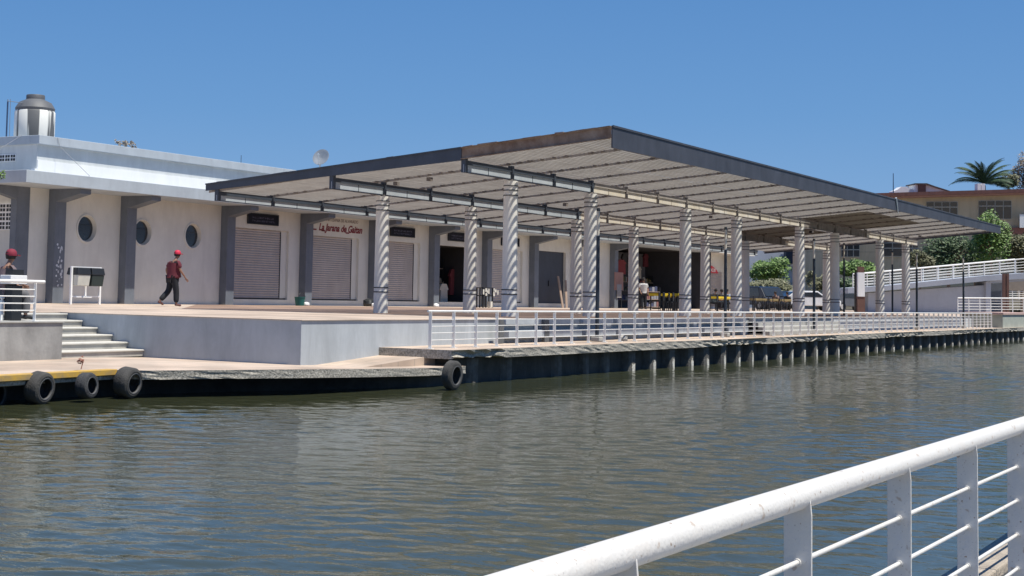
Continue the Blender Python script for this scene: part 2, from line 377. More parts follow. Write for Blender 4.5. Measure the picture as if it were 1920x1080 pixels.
tag(mb.build('pergola_floor', tiled), 'brick paving under the shade roof, its shade painted in dark brown', kind='structure')
# benches built against the plaza front: proud bands split by gaps
sx = 31.0; k = 1
while sx < 47:
    bt = thing('bench', 'grey concrete bench ledge against the plaza front, %s from the left behind the railing' % ordinal(k), 'bench', (sx, 16.6, ZD), 'bench ledges along the plaza front')
    MB().box(sx, sx+1.85, 16.52, 16.698, -.62, -.497).build('backrest', greywall, bt, bevel=.008)
    MB().box(sx, sx+1.85, 16.44, 16.698, -.935, -.755).build('seat', greywall, bt, bevel=.008)
    sx += 2.1; k += 1
for n_, x0 in (('left', 30.50), ('right', 32.82)):
    tag(MB().box(x0, x0+.24, 16.43, 16.51, -1.045, -.51).build('drain_slot', mat('dark_slot', (.10, .105, .11), .8)), 'narrow dark vertical slot on the grey plaza front, the %s one of two' % n_, 'drain')
# wide steps from deck to plaza
mb2 = MB()
for i in range(4): mb2.box(48.2, 57.5, 15.95+.19*i, 16.66, ZD+.002+.137*i-(.1 if i else 0), ZD+.137*(i+1)-.012)
tag(mb2.build('plaza_steps', concl, bevel=.006), 'wide concrete steps from the promenade up to the plaza', kind='structure')
pass
# stairs at the left
mb = MB()
for i in range(6):
    z1 = -1.165+.1325*i
    mb.box(20.62, 23.34+.04*i, 20.45+.44*i, 23.0, z1-.1325+.001, z1)
stair = tag(thing('stone_stairs', 'flight of six pale concrete steps up to the plaza between grey walls', 'stairs', (20.6, 20.4, ZQ)), None)
for i in range(6):
    z1 = -1.18+.134*i; yn = 20.60+.475*i; m1 = MB(); m1.box(20.612, 23.235+.045*i, yn+.03, 23.29, z1-.136+(.0 if i else .001), z1-.03)
    st = m1.build('step', concl, stair)
    m2 = MB(); m2.box(20.614, 23.23+.045*i, yn, yn+.5, z1-.03, z1+.001)
    nos = mat('worn_nosing', (.60, .58, .53), .8, scale=5, col2=(.5, .48, .44))
    o = m2.build('nosing', nos, None, bevel=.006); o.parent = st; 
mb = MB(); mb.box(-40, 20.6, 20.3, 23.28, -1.5, -.62)
blk = tag(mb.build('landing_wall', conc), 'grey stained concrete landing block left of the steps', kind='structure')
mb = MB(); mb.box(-40, 20.62, 20.27, 23.275, -.62, -.60)
tag(mb.build('landing_floor', concl), 'pale concrete landing top', kind='structure')

# ------------------------------------------------------------------ railings
def railing(name, label, x0, x1, y, zb, zt, sp, tube_r, rod_r, rods, postw, postt, cat='railing', ext=.1, foot=True, xs=None):
    r = thing(name, label, cat, (x0, y, zb))
    MB().tube((x0-ext, y, zt-tube_r), (x1+ext, y, zt-tube_r), tube_r, n=24).build('top_rail', railw, r, smooth=True)
    for f in rods:
        z = zt-(zt-zb)*f
        MB().tube((x0, y+.012, z), (x1, y+.012, z), rod_r, n=10).build('rod', railw, r, smooth=True)
    if xs is None:
        n = int(round((x1-x0)/sp)); xs = [x0+(x1-x0)*i/n for i in range(n+1)]
    for X in xs:
        m1 = MB(); h = tube_r*1.0
        a = postw/2
        m1.prism([(X-postt/2, y-a, zb), (X-postt/2, y+a, zb), (X-postt/2, y+a, zt-tube_r*2.2), (X-postt/2, y+a*.55, zt-tube_r*1.4), (X-postt/2, y-a*.55, zt-tube_r*1.4), (X-postt/2, y-a, zt-tube_r*2.2)], (postt, 0, 0))
        if foot: m1.box(X-.05, X+.05, y-.07, y+.07, zb, zb+.012)
        m1.build('post', railw, r)
    return r
railing('railing', 'long white tube railing along the far promenade edge in front of the striped columns', 26.05, 83.0, 15.6, ZD, -.275, .93, .022, .008, (.243, .42, .593, .776), .07, .012)
xs = []; X = -9.0
railing('railing', 'short white railing on the grey landing block left of the steps', 8.0, 20.02, 20.45, -.60, .155, 1.9, .03, .011, (.235, .40, .57, .74), .06, .012, ext=.22)
nx = [2.728-1.03*k for k in range(6, 0, -1)]
fxs = nx+[2.80, 3.90, 4.905, 5.866, 6.79, 7.78, 8.76, 9.74, 10.72]
fy = 1.214
fg = thing('railing', 'large white foreground railing with a thick round top rail crossing the bottom right corner', 'railing', (4, fy, -1.24))
MB().tube((-6, fy, -.5), (14, fy, -.5), .0335, n=48).build('top_rail', railf, fg, smooth=True)
for z in (-.667, -.807, -.947, -1.087):
    MB().tube((-6, fy, z), (14, fy, z), .0068, n=14).build('rod', railf, fg, smooth=True)
for X in fxs:
    m1 = MB(); m1.prism([(X, fy-.037, -1.24), (X, fy+.037, -1.24), (X, fy+.037, -.545), (X, fy+.033, -.507), (X, fy-.033, -.507), (X, fy-.037, -.545)], (.007, 0, 0))
    for z in (-.667, -.807, -.947, -1.087): m1.tube((X-.006, fy, z), (X+.013, fy, z), .0105, n=12)
    o = m1.build('post', railf, fg, bevel=.0012)
fg.rotation_euler = (0, 0, -.0115)
mb = MB(); mb.box(-30, 40, -6.5, 1.262, -2.6, -1.24)
tag(mb.build('near_quay', conc), 'near quay under the camera', kind='structure')
kerbm = mat('sandy_concrete', (.42, .36, .29), .95, scale=14, col2=(.26, .22, .18), bump=.7, bscale=50)
mb = MB(); mb.box(-30, 40, 1.264, 1.43, -2.6, -1.10)
tag(mb.build('near_kerb', kerbm, bevel=.008), 'sandy concrete kerb of the near quay', kind='structure')

# ------------------------------------------------------------------ tyres
def tyre(loc, R, w, rz, tilt, label, m=tyrem):
    T = Matrix.Rotation(rz, 4, 'Z') @ Matrix.Rotation(math.radians(90)+tilt, 4, 'X')
    r = thing('tyre', label, 'tyre', loc, 'tyres hung on the quay as fenders')
    h = w/2
    prof = [(R*.60, -h*.75), (R*.62, -h*.95), (R*.78, -h), (R*.93, -h*.86), (R, -h*.6), (R, -h*.2), (R*.985, -h*.17), (R*.985, -h*.1), (R, -h*.07), (R, h*.07), (R*.985, h*.1), (R*.985, h*.17), (R, h*.2), (R, h*.6), (R*.93, h*.86), (R*.78, h), (R*.62, h*.95), (R*.60, h*.75),
            (R*.64, h*.7), (R*.86, h*.55), (R*.9, 0), (R*.86, -h*.55), (R*.64, -h*.7), (R*.60, -h*.75)]
    mb = MB().lathe(prof, loc, n=48, M=T.to_3x3()); o = mb.build('tread', m, r, smooth=True)
    mb = MB().lathe([(R*.60, h*.80), (R*.60, h*.99), (R*.655, h*1.02), (R*.67, h*.99)], loc, n=40, M=T.to_3x3()); mb.build('bead', mat('tyre_bead', (.11, .11, .115), .8), r, smooth=True)
    return r
def tloc(px, py, z, k=.982): return atZ(px, py, z)*k-Vector((0, 0, .035))
duster = mat('dusty_rubber', (.085, .08, .075), .9, scale=4, col2=(.03, .03, .03), bump=.6, bscale=50)
tyre(tloc(74, 723, -1.53, .962), .25, .26, .12, .10, 'large worn black tyre hanging leftmost on the yellow kerb of the quay', duster)
tyre(tloc(163, 719, -1.50, .975), .205, .21, .16, -.06, 'smaller black tyre hanging between two others on the yellow kerb')
tyre(tloc(240, 713, -1.48, .985), .25, .28, .08, .1, 'dusty grey black tyre at the right end of the yellow kerb', duster)
tyre(tloc(848, 700, -1.46), .275, .20, .02, .06, 'grey tyre hanging at the corner where the promenade slab begins', duster)
tyre(tloc(-14, 735, -1.6), .25, .24, .2, .1, 'black tyre cut off by the left edge of the photo')
mb = MB()
for x0, x1 in ((15.0, 18.9),): mb.tube((x0, 16.9, -1.44), (x1, 17.2, -1.43), .025, n=10)
tag(mb.build('mooring_pipe', conc, smooth=True), 'grey pipe running behind the tyres below the kerb', 'pipe')
def kid(mb, name, m, par, **k):   # part of a part (its parent's mesh is in world coordinates already)
    o = mb.build(name, m, None, **k); o.parent = par; o.location = (0, 0, 0); return o

# ------------------------------------------------------------------ pergola
PX0, PX1, PY0, PY1 = 32.74, 80.6, 14.7, 26.98
def zt(y): return 4.12-(y-14.7)*.0912
pg = thing('pergola', 'long slatted shade roof on white columns beside the canal', 'pergola', (PX0, 20, ZP))
# slats along X, one sheet of separate boards
SP = .122
mb = MB(); y = PY0+.12; rnd = random.Random(5)
segs = [PX0+.04+i*(PX1-PX0-.08)/8 for i in range(9)]
while y < PY1-.1:
    z = zt(y)-.16
    for a, b in zip(segs[:-1], segs[1:]):
        dz = rnd.uniform(-.004, .004); dy = rnd.uniform(-.003, .003)
        mb.box(a, b-.004, y+dy, y+dy+.050, z-.032+dz, z+dz)
    y += SP
mb.build('slat_deck', slatm, pg)
# sheet covering one stretch
sheetm = mat('grey_sheet_metal', (.45, .45, .46), .6, scale=2, col2=(.36, .36, .37))
for xa, xb, ya, yb_ in ((61.6, 70.9, 16.3, 19.2), (64.8, 71.4, 20.6, 23.4)):
    mb = MB(); mb.hexa([(xa, ya, zt(ya)-.14), (xb, ya, zt(ya)-.14), (xb, yb_, zt(yb_)-.14), (xa, yb_, zt(yb_)-.14)], [(xa, ya, zt(ya)-.12), (xb, ya, zt(ya)-.12), (xb, yb_, zt(yb_)-.12), (xa, yb_, zt(yb_)-.12)])
    mb.build('roof_sheet', sheetm, pg)
# rafters
x = PX0+.03; k = 0; rx = []
while x < PX1: rx.append(x); x += 2.5 if k else 2.47; k += 1
for x in rx:
    m1 = MB(); a, b = PY0+.06, PY1-.05
    m1.hexa([(x+.018, a, zt(a)-.245), (x+.046, a, zt(a)-.245), (x+.046, b, zt(b)-.245), (x+.018, b, zt(b)-.245)], [(x+.018, a, zt(a)-.238), (x+.046, a, zt(a)-.238), (x+.046, b, zt(b)-.238), (x+.018, b, zt(b)-.238)])
    m1.hexa([(x+.028, a, zt(a)-.238), (x+.036, a, zt(a)-.238), (x+.036, b, zt(b)-.238), (x+.028, b, zt(b)-.238)], [(x+.028, a, zt(a)-.185), (x+.036, a, zt(a)-.185), (x+.036, b, zt(b)-.185), (x+.028, b, zt(b)-.185)])
    # seats (small clips) under the slats
    yy = a+.2
    while yy < b-.2:
        if rnd.random() < .8: m1.box(x+.0, x+.06, yy, yy+rnd.uniform(.08, .16), zt(yy)-.225, zt(yy)-.183); m1.f, n_f = m1.f, len(m1.f)
        yy += .345
    ob = m1.build('rafter', [purl, raft], pg)
    for p_ in ob.data.polygons:
        if p_.index >= 12: p_.material_index = 1
for i in range(14):   # small lamps / boxes under the rafters
    x = rnd.choice(rx[:-1])+.05; y = rnd.uniform(17, 26)
    m1 = MB(); m1.box(x, x+.13, y, y+.13, zt(y)-.37, zt(y)-.272); m1.build('junction_box', raft, pg)
# beams
def web_y(y, zc):   # the web sits where the slat gaps let the sun strike its lower half
    best = None
    for q in range(-30, 31):
        yw = y+q*.002; z = zc
        Y = yw
        for _ in range(6): Y = yw-(zt(Y)-.17-z)*(-SUN.y/SUN.z)
        ph = ((Y-(PY0+.12))/SP) % 1.0; d = abs(ph-.70)
        if best is None or d < best[0]: best = (d, yw)
    return best[1]
def beam(y, ztop, x0, x1, m, dep=.31):
    yw = web_y(y, ztop-dep*.68)
    m1 = MB()
    trim = navy if m is bluesteel else (raft if m is raft else purl)
    m0 = MB(); m0.box(x0, x1, yw-.022, yw+.075, ztop-dep, ztop-dep+.012); m0.box(x0, x1, yw-.030, yw+.075, ztop-.11, ztop)
    m1.box(x0, x1, yw-.001, yw+.011, ztop-dep+.012, ztop-.11)
    for i in range(20):
        X2 = PX0+2.5*i+1.27
        if x0 <= X2 <= x1: m0.box(X2, X2+.014, yw-.012, yw-.0011, ztop-dep+.013, ztop-.111)
    o = m0.build('beam', trim, pg); kid(m1, 'web_panel', sunlitweb if m is bluesteel else m, o)  # pale web paints in the sunlit band, darker trim the shade above
    for i, X in enumerate([PX0+2.5*j for j in range(20)]):
        if x0-.05 <= X <= x1-.1: kid(MB().box(X+.002, X+.12, yw-.048, yw+.079, ztop-dep-.002, ztop+.06), 'stiffener', navy if m is bluesteel else raft, o)
    return o
YA, YB, YC = 18.70, 22.72, 26.6
beam(YA, 3.43, PX0, 40.48, bluesteel); beam(YA, 3.43, 40.484, 60.9, creamsteel); beam(YA, 3.43, 60.904, 70.4, raft); beam(YA, 3.43, 70.404, PX1-.3, creamsteel)  # darker steel stretches paint in the shade below the solid roof sheets
beam(YB, 3.09, PX0, 48.1, bluesteel); beam(YB, 3.09, 48.104, 64.3, creamsteel); beam(YB, 3.09, 64.304, 71.0, raft); beam(YB, 3.09, 71.004, PX1-2.3, creamsteel)
beam(YC, 2.80, PX0, PX1-2.3, bluesteel, .27)
# fascias
m1 = MB(); m1.hexa([(PX0, PY0-.03, 3.60), (PX1, PY0-.03, 3.74), (PX1, PY0, 3.74), (PX0, PY0, 3.60)], [(PX0, PY0-.03, 4.13), (PX1, PY0-.03, 4.11), (PX1, PY0, 4.11), (PX0, PY0, 4.13)])
m1.box(PX0, PX1, PY0-.05, PY0-.031, 4.09, 4.14)
m1.build('fascia', fasc, pg)
ys = 18.78
m1 = MB(); m1.hexa([(PX0-.03, ys, zt(ys)-.33), (PX0, ys, zt(ys)-.33), (PX0, PY1, zt(PY1)-.19), (PX0-.03, PY1, zt(PY1)-.19)], [(PX0-.03, ys, zt(ys)), (PX0, ys, zt(ys)), (PX0, PY1, zt(PY1)), (PX0-.03, PY1, zt(PY1))])
m1.hexa([(PX0-.06, ys, zt(ys)-.02), (PX0-.031, ys, zt(ys)-.02), (PX0-.031, PY1, zt(PY1)-.02), (PX0-.06, PY1, zt(PY1)-.02)], [(PX0-.06, ys, zt(ys)+.012), (PX0-.031, ys, zt(ys)+.012), (PX0-.031, PY1, zt(PY1)+.012), (PX0-.06, PY1, zt(PY1)+.012)])
m1.build('fascia', navy, pg)
m1 = MB(); yb = PY0+.002
def sl_(a, b, x0, x1, d0, d1): m1.hexa([(x0, a, zt(a)-d0), (x1, a, zt(a)-d0), (x1, b, zt(b)-d0), (x0, b, zt(b)-d0)], [(x0, a, zt(a)-d1), (x1, a, zt(a)-d1), (x1, b, zt(b)-d1), (x0, b, zt(b)-d1)])
sl_(yb, ys-.002, PX0-.012, PX0, .30, 0); sl_(yb, ys-.002, PX0-.07, PX0-.013, .30, .285); sl_(yb, ys-.002, PX0-.07, PX0-.013, .018, .0)
tag(m1.build('bare_channel', rust, pg), 'rusty bare channel at the near corner of the roof')
# torn membrane remains on the roof edge
m1 = MB(); rnd = random.Random(9); y = PY0+.05
while y < PY1-.3:
    L_ = rnd.uniform(.15, .6); h = rnd.uniform(.006, .03); y2 = min(y+L_, PY1-.05); h2 = h*rnd.uniform(.6, 1.3)
    m1.hexa([(PX0-.015, y, zt(y)-.03), (PX0+.4, y, zt(y)-.03), (PX0+.4, y2, zt(y2)-.03), (PX0-.015, y2, zt(y2)-.03)], [(PX0-.015, y, zt(y)+h), (PX0+.4, y, zt(y)+h), (PX0+.4, y2, zt(y2)+h2), (PX0-.015, y2, zt(y2)+h2)]); y += L_+rnd.choice([.003, .003, .003, .15])
m1.build('roof_edge_strip', mat('pale_felt', (.42, .37, .33), .9, scale=8, col2=(.22, .15, .13)), pg)
m1 = MB(); m1.box(PX1-.03, PX1, PY0+.002, PY1, 3.0-.2, 3.0-.19)
sl_(yb, PY1, PX1, PX1+.03, .3, 0)
m1.build('fascia', fasc, pg)
q0, q1 = atY(1680, 371, PY0-.06), atY(1684, 400, PY0-.06)
MB().tube(q0, q1, .035, .02, n=6).build('hanging_strip', mat('pale_strip', (.5, .55, .58), .6), pg)
# columns
offs = [0, 5, 12.5, 17.5, 25, 30, 37.5, 42.5]
def colmesh(h, r):
    prof = [(0, 0), (r, 0)]
    n = 14
    for i in range(1, n): prof.append((r*(1-.09*(i/n)), h*i/n))
    prof += [(r*.91, h-.0), (r*.80, h), (0, h)]
    m = MB().lathe(prof, (0, 0, 0), n=40); return m
def ringmesh(z, w, h, r):
    rr = r*(1-.09*z/h)+.006
    return MB().lathe([(rr-.02, z-w/2), (rr+.004, z-w/2), (rr+.004, z+w/2), (rr-.02, z+w/2)], (0, 0, 0), n=36)
for row, (Y, top, r) in enumerate(((YA, 3.085, .205), (YB, 2.745, .20))):
    h = top-ZP; c0 = None
    for o_ in offs:
        X = 35.24+o_
        if c0 is None:
            c0 = colmesh(h, r).build('column', colm, None, smooth=True)
            k0 = [ringmesh(z, w, h, r).build('ring', ringm, None, smooth=True) for z, w in ((.585, .03), (.705, .028), (h-.13, .022), (h-.25, .026), (h-.385, .026))]
            k0.append(MB().box(-.06, .06, -.05, .05, h-.01, h+.05).build('cap_plate', raft, None))
            c1, k1 = c0, k0
        else:
            c1 = c0.copy(); k1 = [q.copy() for q in k0]; [C.objects.link(q) for q in [c1]+k1]
        c1.parent = pg; c1.location = Vector((X, Y, ZP))-Vector(pg.location)
        for q in k1: q.parent = c1
        c1.rotation_euler = (0, 0, random.uniform(0, 6.28))

# ------------------------------------------------------------------ shop building
LF = 37.38
bd = thing('shop_building', 'long low white and grey building with round windows, shutters and a flat roof', 'building', (36.2, LF, ZP))
fin_x = [37.06, 40.60]+[46.32+5.27*k for k in range(9)]
XE = 98.0   # far end of the facade
CT, CB = 3.78, 3.37
# facade wall cut into panels round the openings (door bays k: x0..x1, recess)
def wallseg(m1, x0, x1, z0, z1, y0=LF, y1=LF+.25): m1.box(x0, x1, y0, y1, z0, z1)
m1 = MB()
# plain bays with round windows: wall made of a ring grid round each hole
def holewall(m1, x0, x1, z0, z1, holes, y0, y1):
    xs_ = sorted([x0, x1]+[h for c, cz, r in holes for h in (c-r*1.25, c+r*1.25)])
    for a, b in zip(xs_[:-1], xs_[1:]):
        hh = [h for h in holes if abs((a+b)/2-h[0]) < 1e-3]
        if not hh: m1.box(a, b, y0, y1, z0, z1); continue
        c, cz, r = hh[0]; s = r*1.25
        m1.box(a, b, y0, y1, z0, cz-s); m1.box(a, b, y0, y1, cz+s, z1)
        n = 40; vs = []; fs = []
        for i in range(n):
            t = 2*math.pi*i/n; ct, st_ = math.cos(t), math.sin(t); q = s/max(abs(ct), abs(st_))
            for (px_, pz_) in ((c+q*ct, cz+q*st_), (c+r*ct, cz+r*st_)):
                for yy in (y0, y1): vs.append((px_, yy, pz_))
        for i in range(n):
            j = (i+1) % n; a4, b4 = i*4, j*4
            fs += [(a4, b4, b4+2, a4+2), (a4+1, a4+3, b4+3, b4+1), (a4+2, b4+2, b4+3, a4+3)]
        m1.add(vs, fs)
wins = [(38.92, 2.12, .46), (41.80, 2.12, .46), (44.64, 2.12, .46)]
holewall(m1, 36.2, 46.9, ZP, CB, wins, LF, LF+.25)
doors = []
kinds = ['shutter', 'shutter', 'shutter', 'open', 'shutter', 'door', 'wall', 'open2', 'wall2']
prev = 46.9
for k in range(6):
    fx = 46.32+5.27*k; a, b = fx+.66, fx+4.5
    if kinds[k] == 'door': a, b = 73.6, 77.2
    if k == 3: b = fx+4.6
    m1.box(prev, a, LF, LF+.25, ZP, CB); ztop = 2.58 if k == 0 else 2.5
    if kinds[k] == 'door': ztop = 2.62
    m1.box(a, b, LF, LF+.25, ztop, CB); m1.box(a, b, LF, LF+.25, ZP, -.26)
    doors.append((k, a, b, ztop)); prev = b
m1.box(prev, 83.3, LF, LF+.25, ZP, CB)
m1.build('front_wall', white, bd)
m1 = MB(); m1.box(36.2, 36.4, LF+.502, 62, ZP, CB); m1.box(36.2, 36.4, LF+.252, LF+.502, ZP, CB); m1.build('end_wall', white, bd)
# recesses
for k, a, b, ztop in doors:
    if kinds[k] == 'shutter':
        m2 = MB(); z = -.26; n = int((ztop+.26)/.095)
        dz = (ztop+.26-.05)/n
        c_ = b-.45
        for i in range(n):
            z0 = -.21+dz*i
            m2.prism([(a, LF+.12, z0), (a, LF+.10, z0+dz*.45), (a, LF+.12, z0+dz*.92), (a, LF+.135, z0+dz)], (c_-a, 0, 0))
        m2.build('shutter', shut, bd)
        m3 = MB(); m3.box(a, b, LF+.10, LF+.16, -.262, -.205); m3.box(c_-.02, c_+.02, LF+.09, LF+.16, -.2, ztop-.05); m3.build('bottom_bar', black, bd)
        m3 = MB(); m3.box(c_+.022, b, LF+.11, LF+.24, -.2, ztop-.002); m3.build('side_panel', white, bd)
    elif kinds[k] == 'open':
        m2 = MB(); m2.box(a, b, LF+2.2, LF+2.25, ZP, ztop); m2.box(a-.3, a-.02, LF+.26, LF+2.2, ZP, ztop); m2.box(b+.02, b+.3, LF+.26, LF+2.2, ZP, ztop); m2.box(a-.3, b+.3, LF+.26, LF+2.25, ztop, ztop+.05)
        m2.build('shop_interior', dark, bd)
        m3 = MB(); m3.box(a, b, LF+.26, LF+2.2, -.3, -.26); m3.build('sill', white, bd)
    else:
        m2 = MB(); m2.box(a, b, LF+.15, LF+.2, -.26, ztop); o = m2.build('door', darkbl, bd)
        kid(MB().box(a+1.7, a+1.76, LF+.1, LF+.149, .7, 1.0), 'handle', black, o)
# windows
for i, (c, cz, r) in enumerate(wins):
    T = Matrix.Rotation(math.radians(90), 3, 'X')
    o = MB().lathe([(r+.05, -.03), (r+.05, .03), (r+.0, .035), (r-.006, .0), (r-.045, -.11), (r-.045, -.25)], (c, LF, cz), n=48, M=T).build('window', white, bd, smooth=True)
    kid(MB().lathe([(0, -.115), (r-.04, -.115)], (c, LF, cz), n=40, M=T), 'pane', glass, o)
    m3 = MB(); m3.box(c-r+.12, c+r-.12, LF+.095, LF+.11, cz+.13, cz+.145)
    kid(m3, 'frame', black, o)
# pilasters with brackets
peel = mat('peeling_white_paint', (.6, .62, .66), .8)
for i, fx in enumerate(fin_x):
    if fx > 84: break
    m1 = MB(); y0 = LF-.34
    m1.box(fx, fx+.5, y0, LF-.002, ZP, CB-.002)
    o = m1.build('pilaster', fing, bd, bevel=.01)
    m2 = MB(); yo = LF-1.45
    m2.prism([(fx+.002, y0-.002, CB-.003), (fx+.002, yo, CB-.003), (fx+.002, yo, CB-.17), (fx+.002, y0-.002, CB-.42)], (.496, 0, 0))
    kid(m2, 'bracket', fing, o)
m2 = MB(); rnd = random.Random(4)
for i in range(26):
    x = 37.06+rnd.uniform(.12, .42); z = rnd.uniform(0.1, 1.6); w = rnd.uniform(.02, .06); h = rnd.uniform(.02, .09)
    n = rnd.randint(5, 7); pts = [(x+w*math.cos(6.283*q/n)*rnd.uniform(.6, 1), LF-.3445, z+h*math.sin(6.283*q/n)*rnd.uniform(.6, 1)) for q in range(n)]
    m2.prism(pts, (0, .002, 0))
m2.build('peeling_patch', peel, bd)
# end facade: pilaster, bracket, vent blocks
m1 = MB(); m1.box(35.62, 36.198, LF+.002, LF+.28, ZP, CB-.002); o = m1.build('pilaster', fing, bd)
m2 = MB(); m2.prism([(35.618, LF+.004, CB-.003), (34.45, LF+.004, CB-.003), (34.45, LF+.004, CB-.17), (35.618, LF+.004, CB-.42)], (0, .274, 0)); kid(m2, 'bracket', fing, o)
def vents(x, y0, z0, ny, nz, s):
    m2 = MB(); m3 = MB()
    m3.box(x-.02, x-.001, y0, y0+ny*s, z0, z0+nz*s)
    for i in range(ny):
        for j in range(nz):
            a, b = y0+i*s, z0+j*s
            for u, v_ in ((.1, .1), (.55, .1), (.1, .55), (.55, .55)):
                m2.box(x-.03, x-.021, a+u*s, a+(u+.33)*s, b+v_*s, b+(v_+.33)*s)
    k_ = len(m3.f); m3.add(m2.v, m2.f); o = m3.build('vent_blocks', [whiteb, black], bd)
    for p_ in o.data.polygons: p_.material_index = int(p_.index >= k_)
vents(36.2, LF+.80, 1.95, 8, 3, .30)
# canopy slab + upper storey
m1 = MB(); m1.box(34.40, XE, 35.72, LF+.4, CB, CT); m1.box(34.40, 36.1, LF+.4, 62, CB, CT)
m1.build('canopy_slab', capm, bd, bevel=.012)
m1 = MB(); m1.box(36.5, XE-2, 37.45, 37.65, CT, 4.86); m1.box(36.5, 36.7, 37.65, 62, CT, 4.86); m1.box(36.7, XE-2, 37.65, 60, 4.5, 4.6)
m1.build('upper_wall', upper, bd)
m1 = MB(); m1.box(36.42, XE-1.9, 37.28, 37.7, 4.86, 5.16); m1.box(36.42, 36.9, 37.7, 62, 4.86, 5.16)
m1.build('parapet', capm, bd, bevel=.012)
vents(36.5, LF+1.05, 4.30, 8, 1, .26)
m1 = MB(); m1.box(36.52, XE-2, 37.42, 37.449, 3.95, 4.33); m1.box(36.40, 36.52, 37.42, 37.60, 3.85, 4.02)
m1.build('painted_sun_band', whiteb, bd)  # bright strip paints in sunlight on the wall below the parapet shadow
m1 = MB()
P0, P1 = atY(108, 258, 37.26), atY(168, 330, 35.70)
m1.tube(P0, P0+Vector((.1, -.02, -.3)), .008, n=6); m1.tube(P0+Vector((.1, -.02, -.3)), P1, .008, n=6)
P0 = Vector((36.40, 38.1, 5.17)); P1 = Vector((34.38, 38.6, 3.8)); m1.tube(P0, P1, .008, n=6)
m1.build('loose_cable', mat('grey_cable', (.25, .26, .28), .7), bd)
# inner part of the building right of the shops: deep dark recess with stalls
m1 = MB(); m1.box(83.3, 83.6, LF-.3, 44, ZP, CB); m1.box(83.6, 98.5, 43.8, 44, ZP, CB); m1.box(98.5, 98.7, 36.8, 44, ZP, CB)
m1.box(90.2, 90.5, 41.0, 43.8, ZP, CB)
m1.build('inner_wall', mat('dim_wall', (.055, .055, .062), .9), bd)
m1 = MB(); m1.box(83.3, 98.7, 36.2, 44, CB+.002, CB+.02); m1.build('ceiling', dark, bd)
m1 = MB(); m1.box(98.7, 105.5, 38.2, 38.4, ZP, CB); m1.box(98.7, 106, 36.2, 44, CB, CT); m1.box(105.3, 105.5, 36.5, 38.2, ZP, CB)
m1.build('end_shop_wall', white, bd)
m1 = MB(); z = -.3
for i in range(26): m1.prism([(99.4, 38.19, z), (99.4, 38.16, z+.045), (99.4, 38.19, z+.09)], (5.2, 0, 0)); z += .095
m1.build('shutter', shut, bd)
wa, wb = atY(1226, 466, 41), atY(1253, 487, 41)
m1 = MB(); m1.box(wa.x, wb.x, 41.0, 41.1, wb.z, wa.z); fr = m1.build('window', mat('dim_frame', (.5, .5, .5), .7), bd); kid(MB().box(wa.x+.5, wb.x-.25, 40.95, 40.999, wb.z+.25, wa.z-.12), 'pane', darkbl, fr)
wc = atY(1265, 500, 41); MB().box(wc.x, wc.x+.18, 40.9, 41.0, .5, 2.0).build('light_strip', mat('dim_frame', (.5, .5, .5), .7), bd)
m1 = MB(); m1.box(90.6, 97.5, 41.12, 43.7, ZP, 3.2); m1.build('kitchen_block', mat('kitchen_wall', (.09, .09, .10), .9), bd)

# ------------------------------------------------------------------ signs
def text(s, size, loc, rz, m, par, shear=0., extr=.004, name='lettering', align='CENTER', bold=0.):
    cu = bpy.data.curves.new(name, 'FONT'); cu.body = s; cu.size = size; cu.shear = shear; cu.extrude = extr; cu.offset = bold
    cu.align_x = align; cu.align_y = 'CENTER'; cu.materials.append(m)
    t_ = bpy.data.objects.new('tmp_text', cu); C.objects.link(t_); bpy.context.view_layer.update()
    me = bpy.data.meshes.new_from_object(t_.evaluated_get(bpy.context.evaluated_depsgraph_get())); me.name = name
    bpy.data.objects.remove(t_); bpy.data.curves.remove(cu)
    if not me.materials: me.materials.append(m)
    o = bpy.data.objects.new(name, me); C.objects.link(o); o.rotation_euler = (math.radians(90), 0, rz)
    o.location = Vector(loc)-(Vector(par.location) if par else Vector()); o.parent = par; return o
pale = mat('faded_letter_paint', (.055, .055, .10), .6)
greyl = mat('grey_letter_paint', (.20, .17, .165), .7)
def board(x0, x1, z0, z1, label, y=LF-.06, lines=('ARTESANIAS', 'Y REGALOS')):
    c = ((x0+x1)/2, y, (z0+z1)/2); r = thing('shop_sign', label, 'sign', c, 'dark name boards over the shop doors')
    MB().box(x0, x1, y, y+.055, z0, z1).build('board', plate, r, bevel=.02)
    m2 = MB(); t = .03
    m2.box(x0-.0, x1, y-.012, y-.001, z1-t, z1-.0); m2.box(x0, x1, y-.012, y-.001, z0, z0+t); m2.box(x0, x0+t, y-.012, y-.001, z0+t, z1-t); m2.box(x1-t, x1, y-.012, y-.001, z0+t, z1-t)
    m2.build('frame', black, r)
    for i in range(2):   # faded unreadable lines
        m3 = MB(); rn = random.Random(int(x0*10)+i); x = x0+.3; z = (z0+z1)/2+.05-.13*i
        while x < x1-.35:
            w = rn.uniform(.05, .11); m3.box(x, x+w*.3, y-.004, y-.0005, z-.04, z+.04); m3.box(x+w*.3, x+w, y-.0038, y-.0005, z-.04+rn.choice([0, .05]), z-.02+rn.choice([0, .05])); x += w+.035
        m3.build('lettering', pale, r)
board(47.95, 50.0, 2.76, 3.21, 'dark navy name board above the first closed shutter from the left')
board(58.6, 60.75, 2.74, 3.19, 'dark navy name board above the third shutter, just right of the nearest striped column')
board(63.9, 66.1, 2.74, 3.19, 'dark navy name board above the open dark shop')
board(69.4, 71.4, 2.72, 3.17, 'dark navy name board mostly hidden behind a tall column')
sg = thing('wall_sign', 'dark red script lettering painted on the wall above the second shutter', 'sign', (54.3, LF-.004, 2.95))
text('La Jarana de Gaitan', .43, (54.62, LF-.006, 2.87), 0, redp, sg, shear=.28, bold=.012)
text('ARTESANIA DE ALVARADO', .20, (54.75, LF-.006, 3.22), 0, greyl, sg)
m1 = MB()
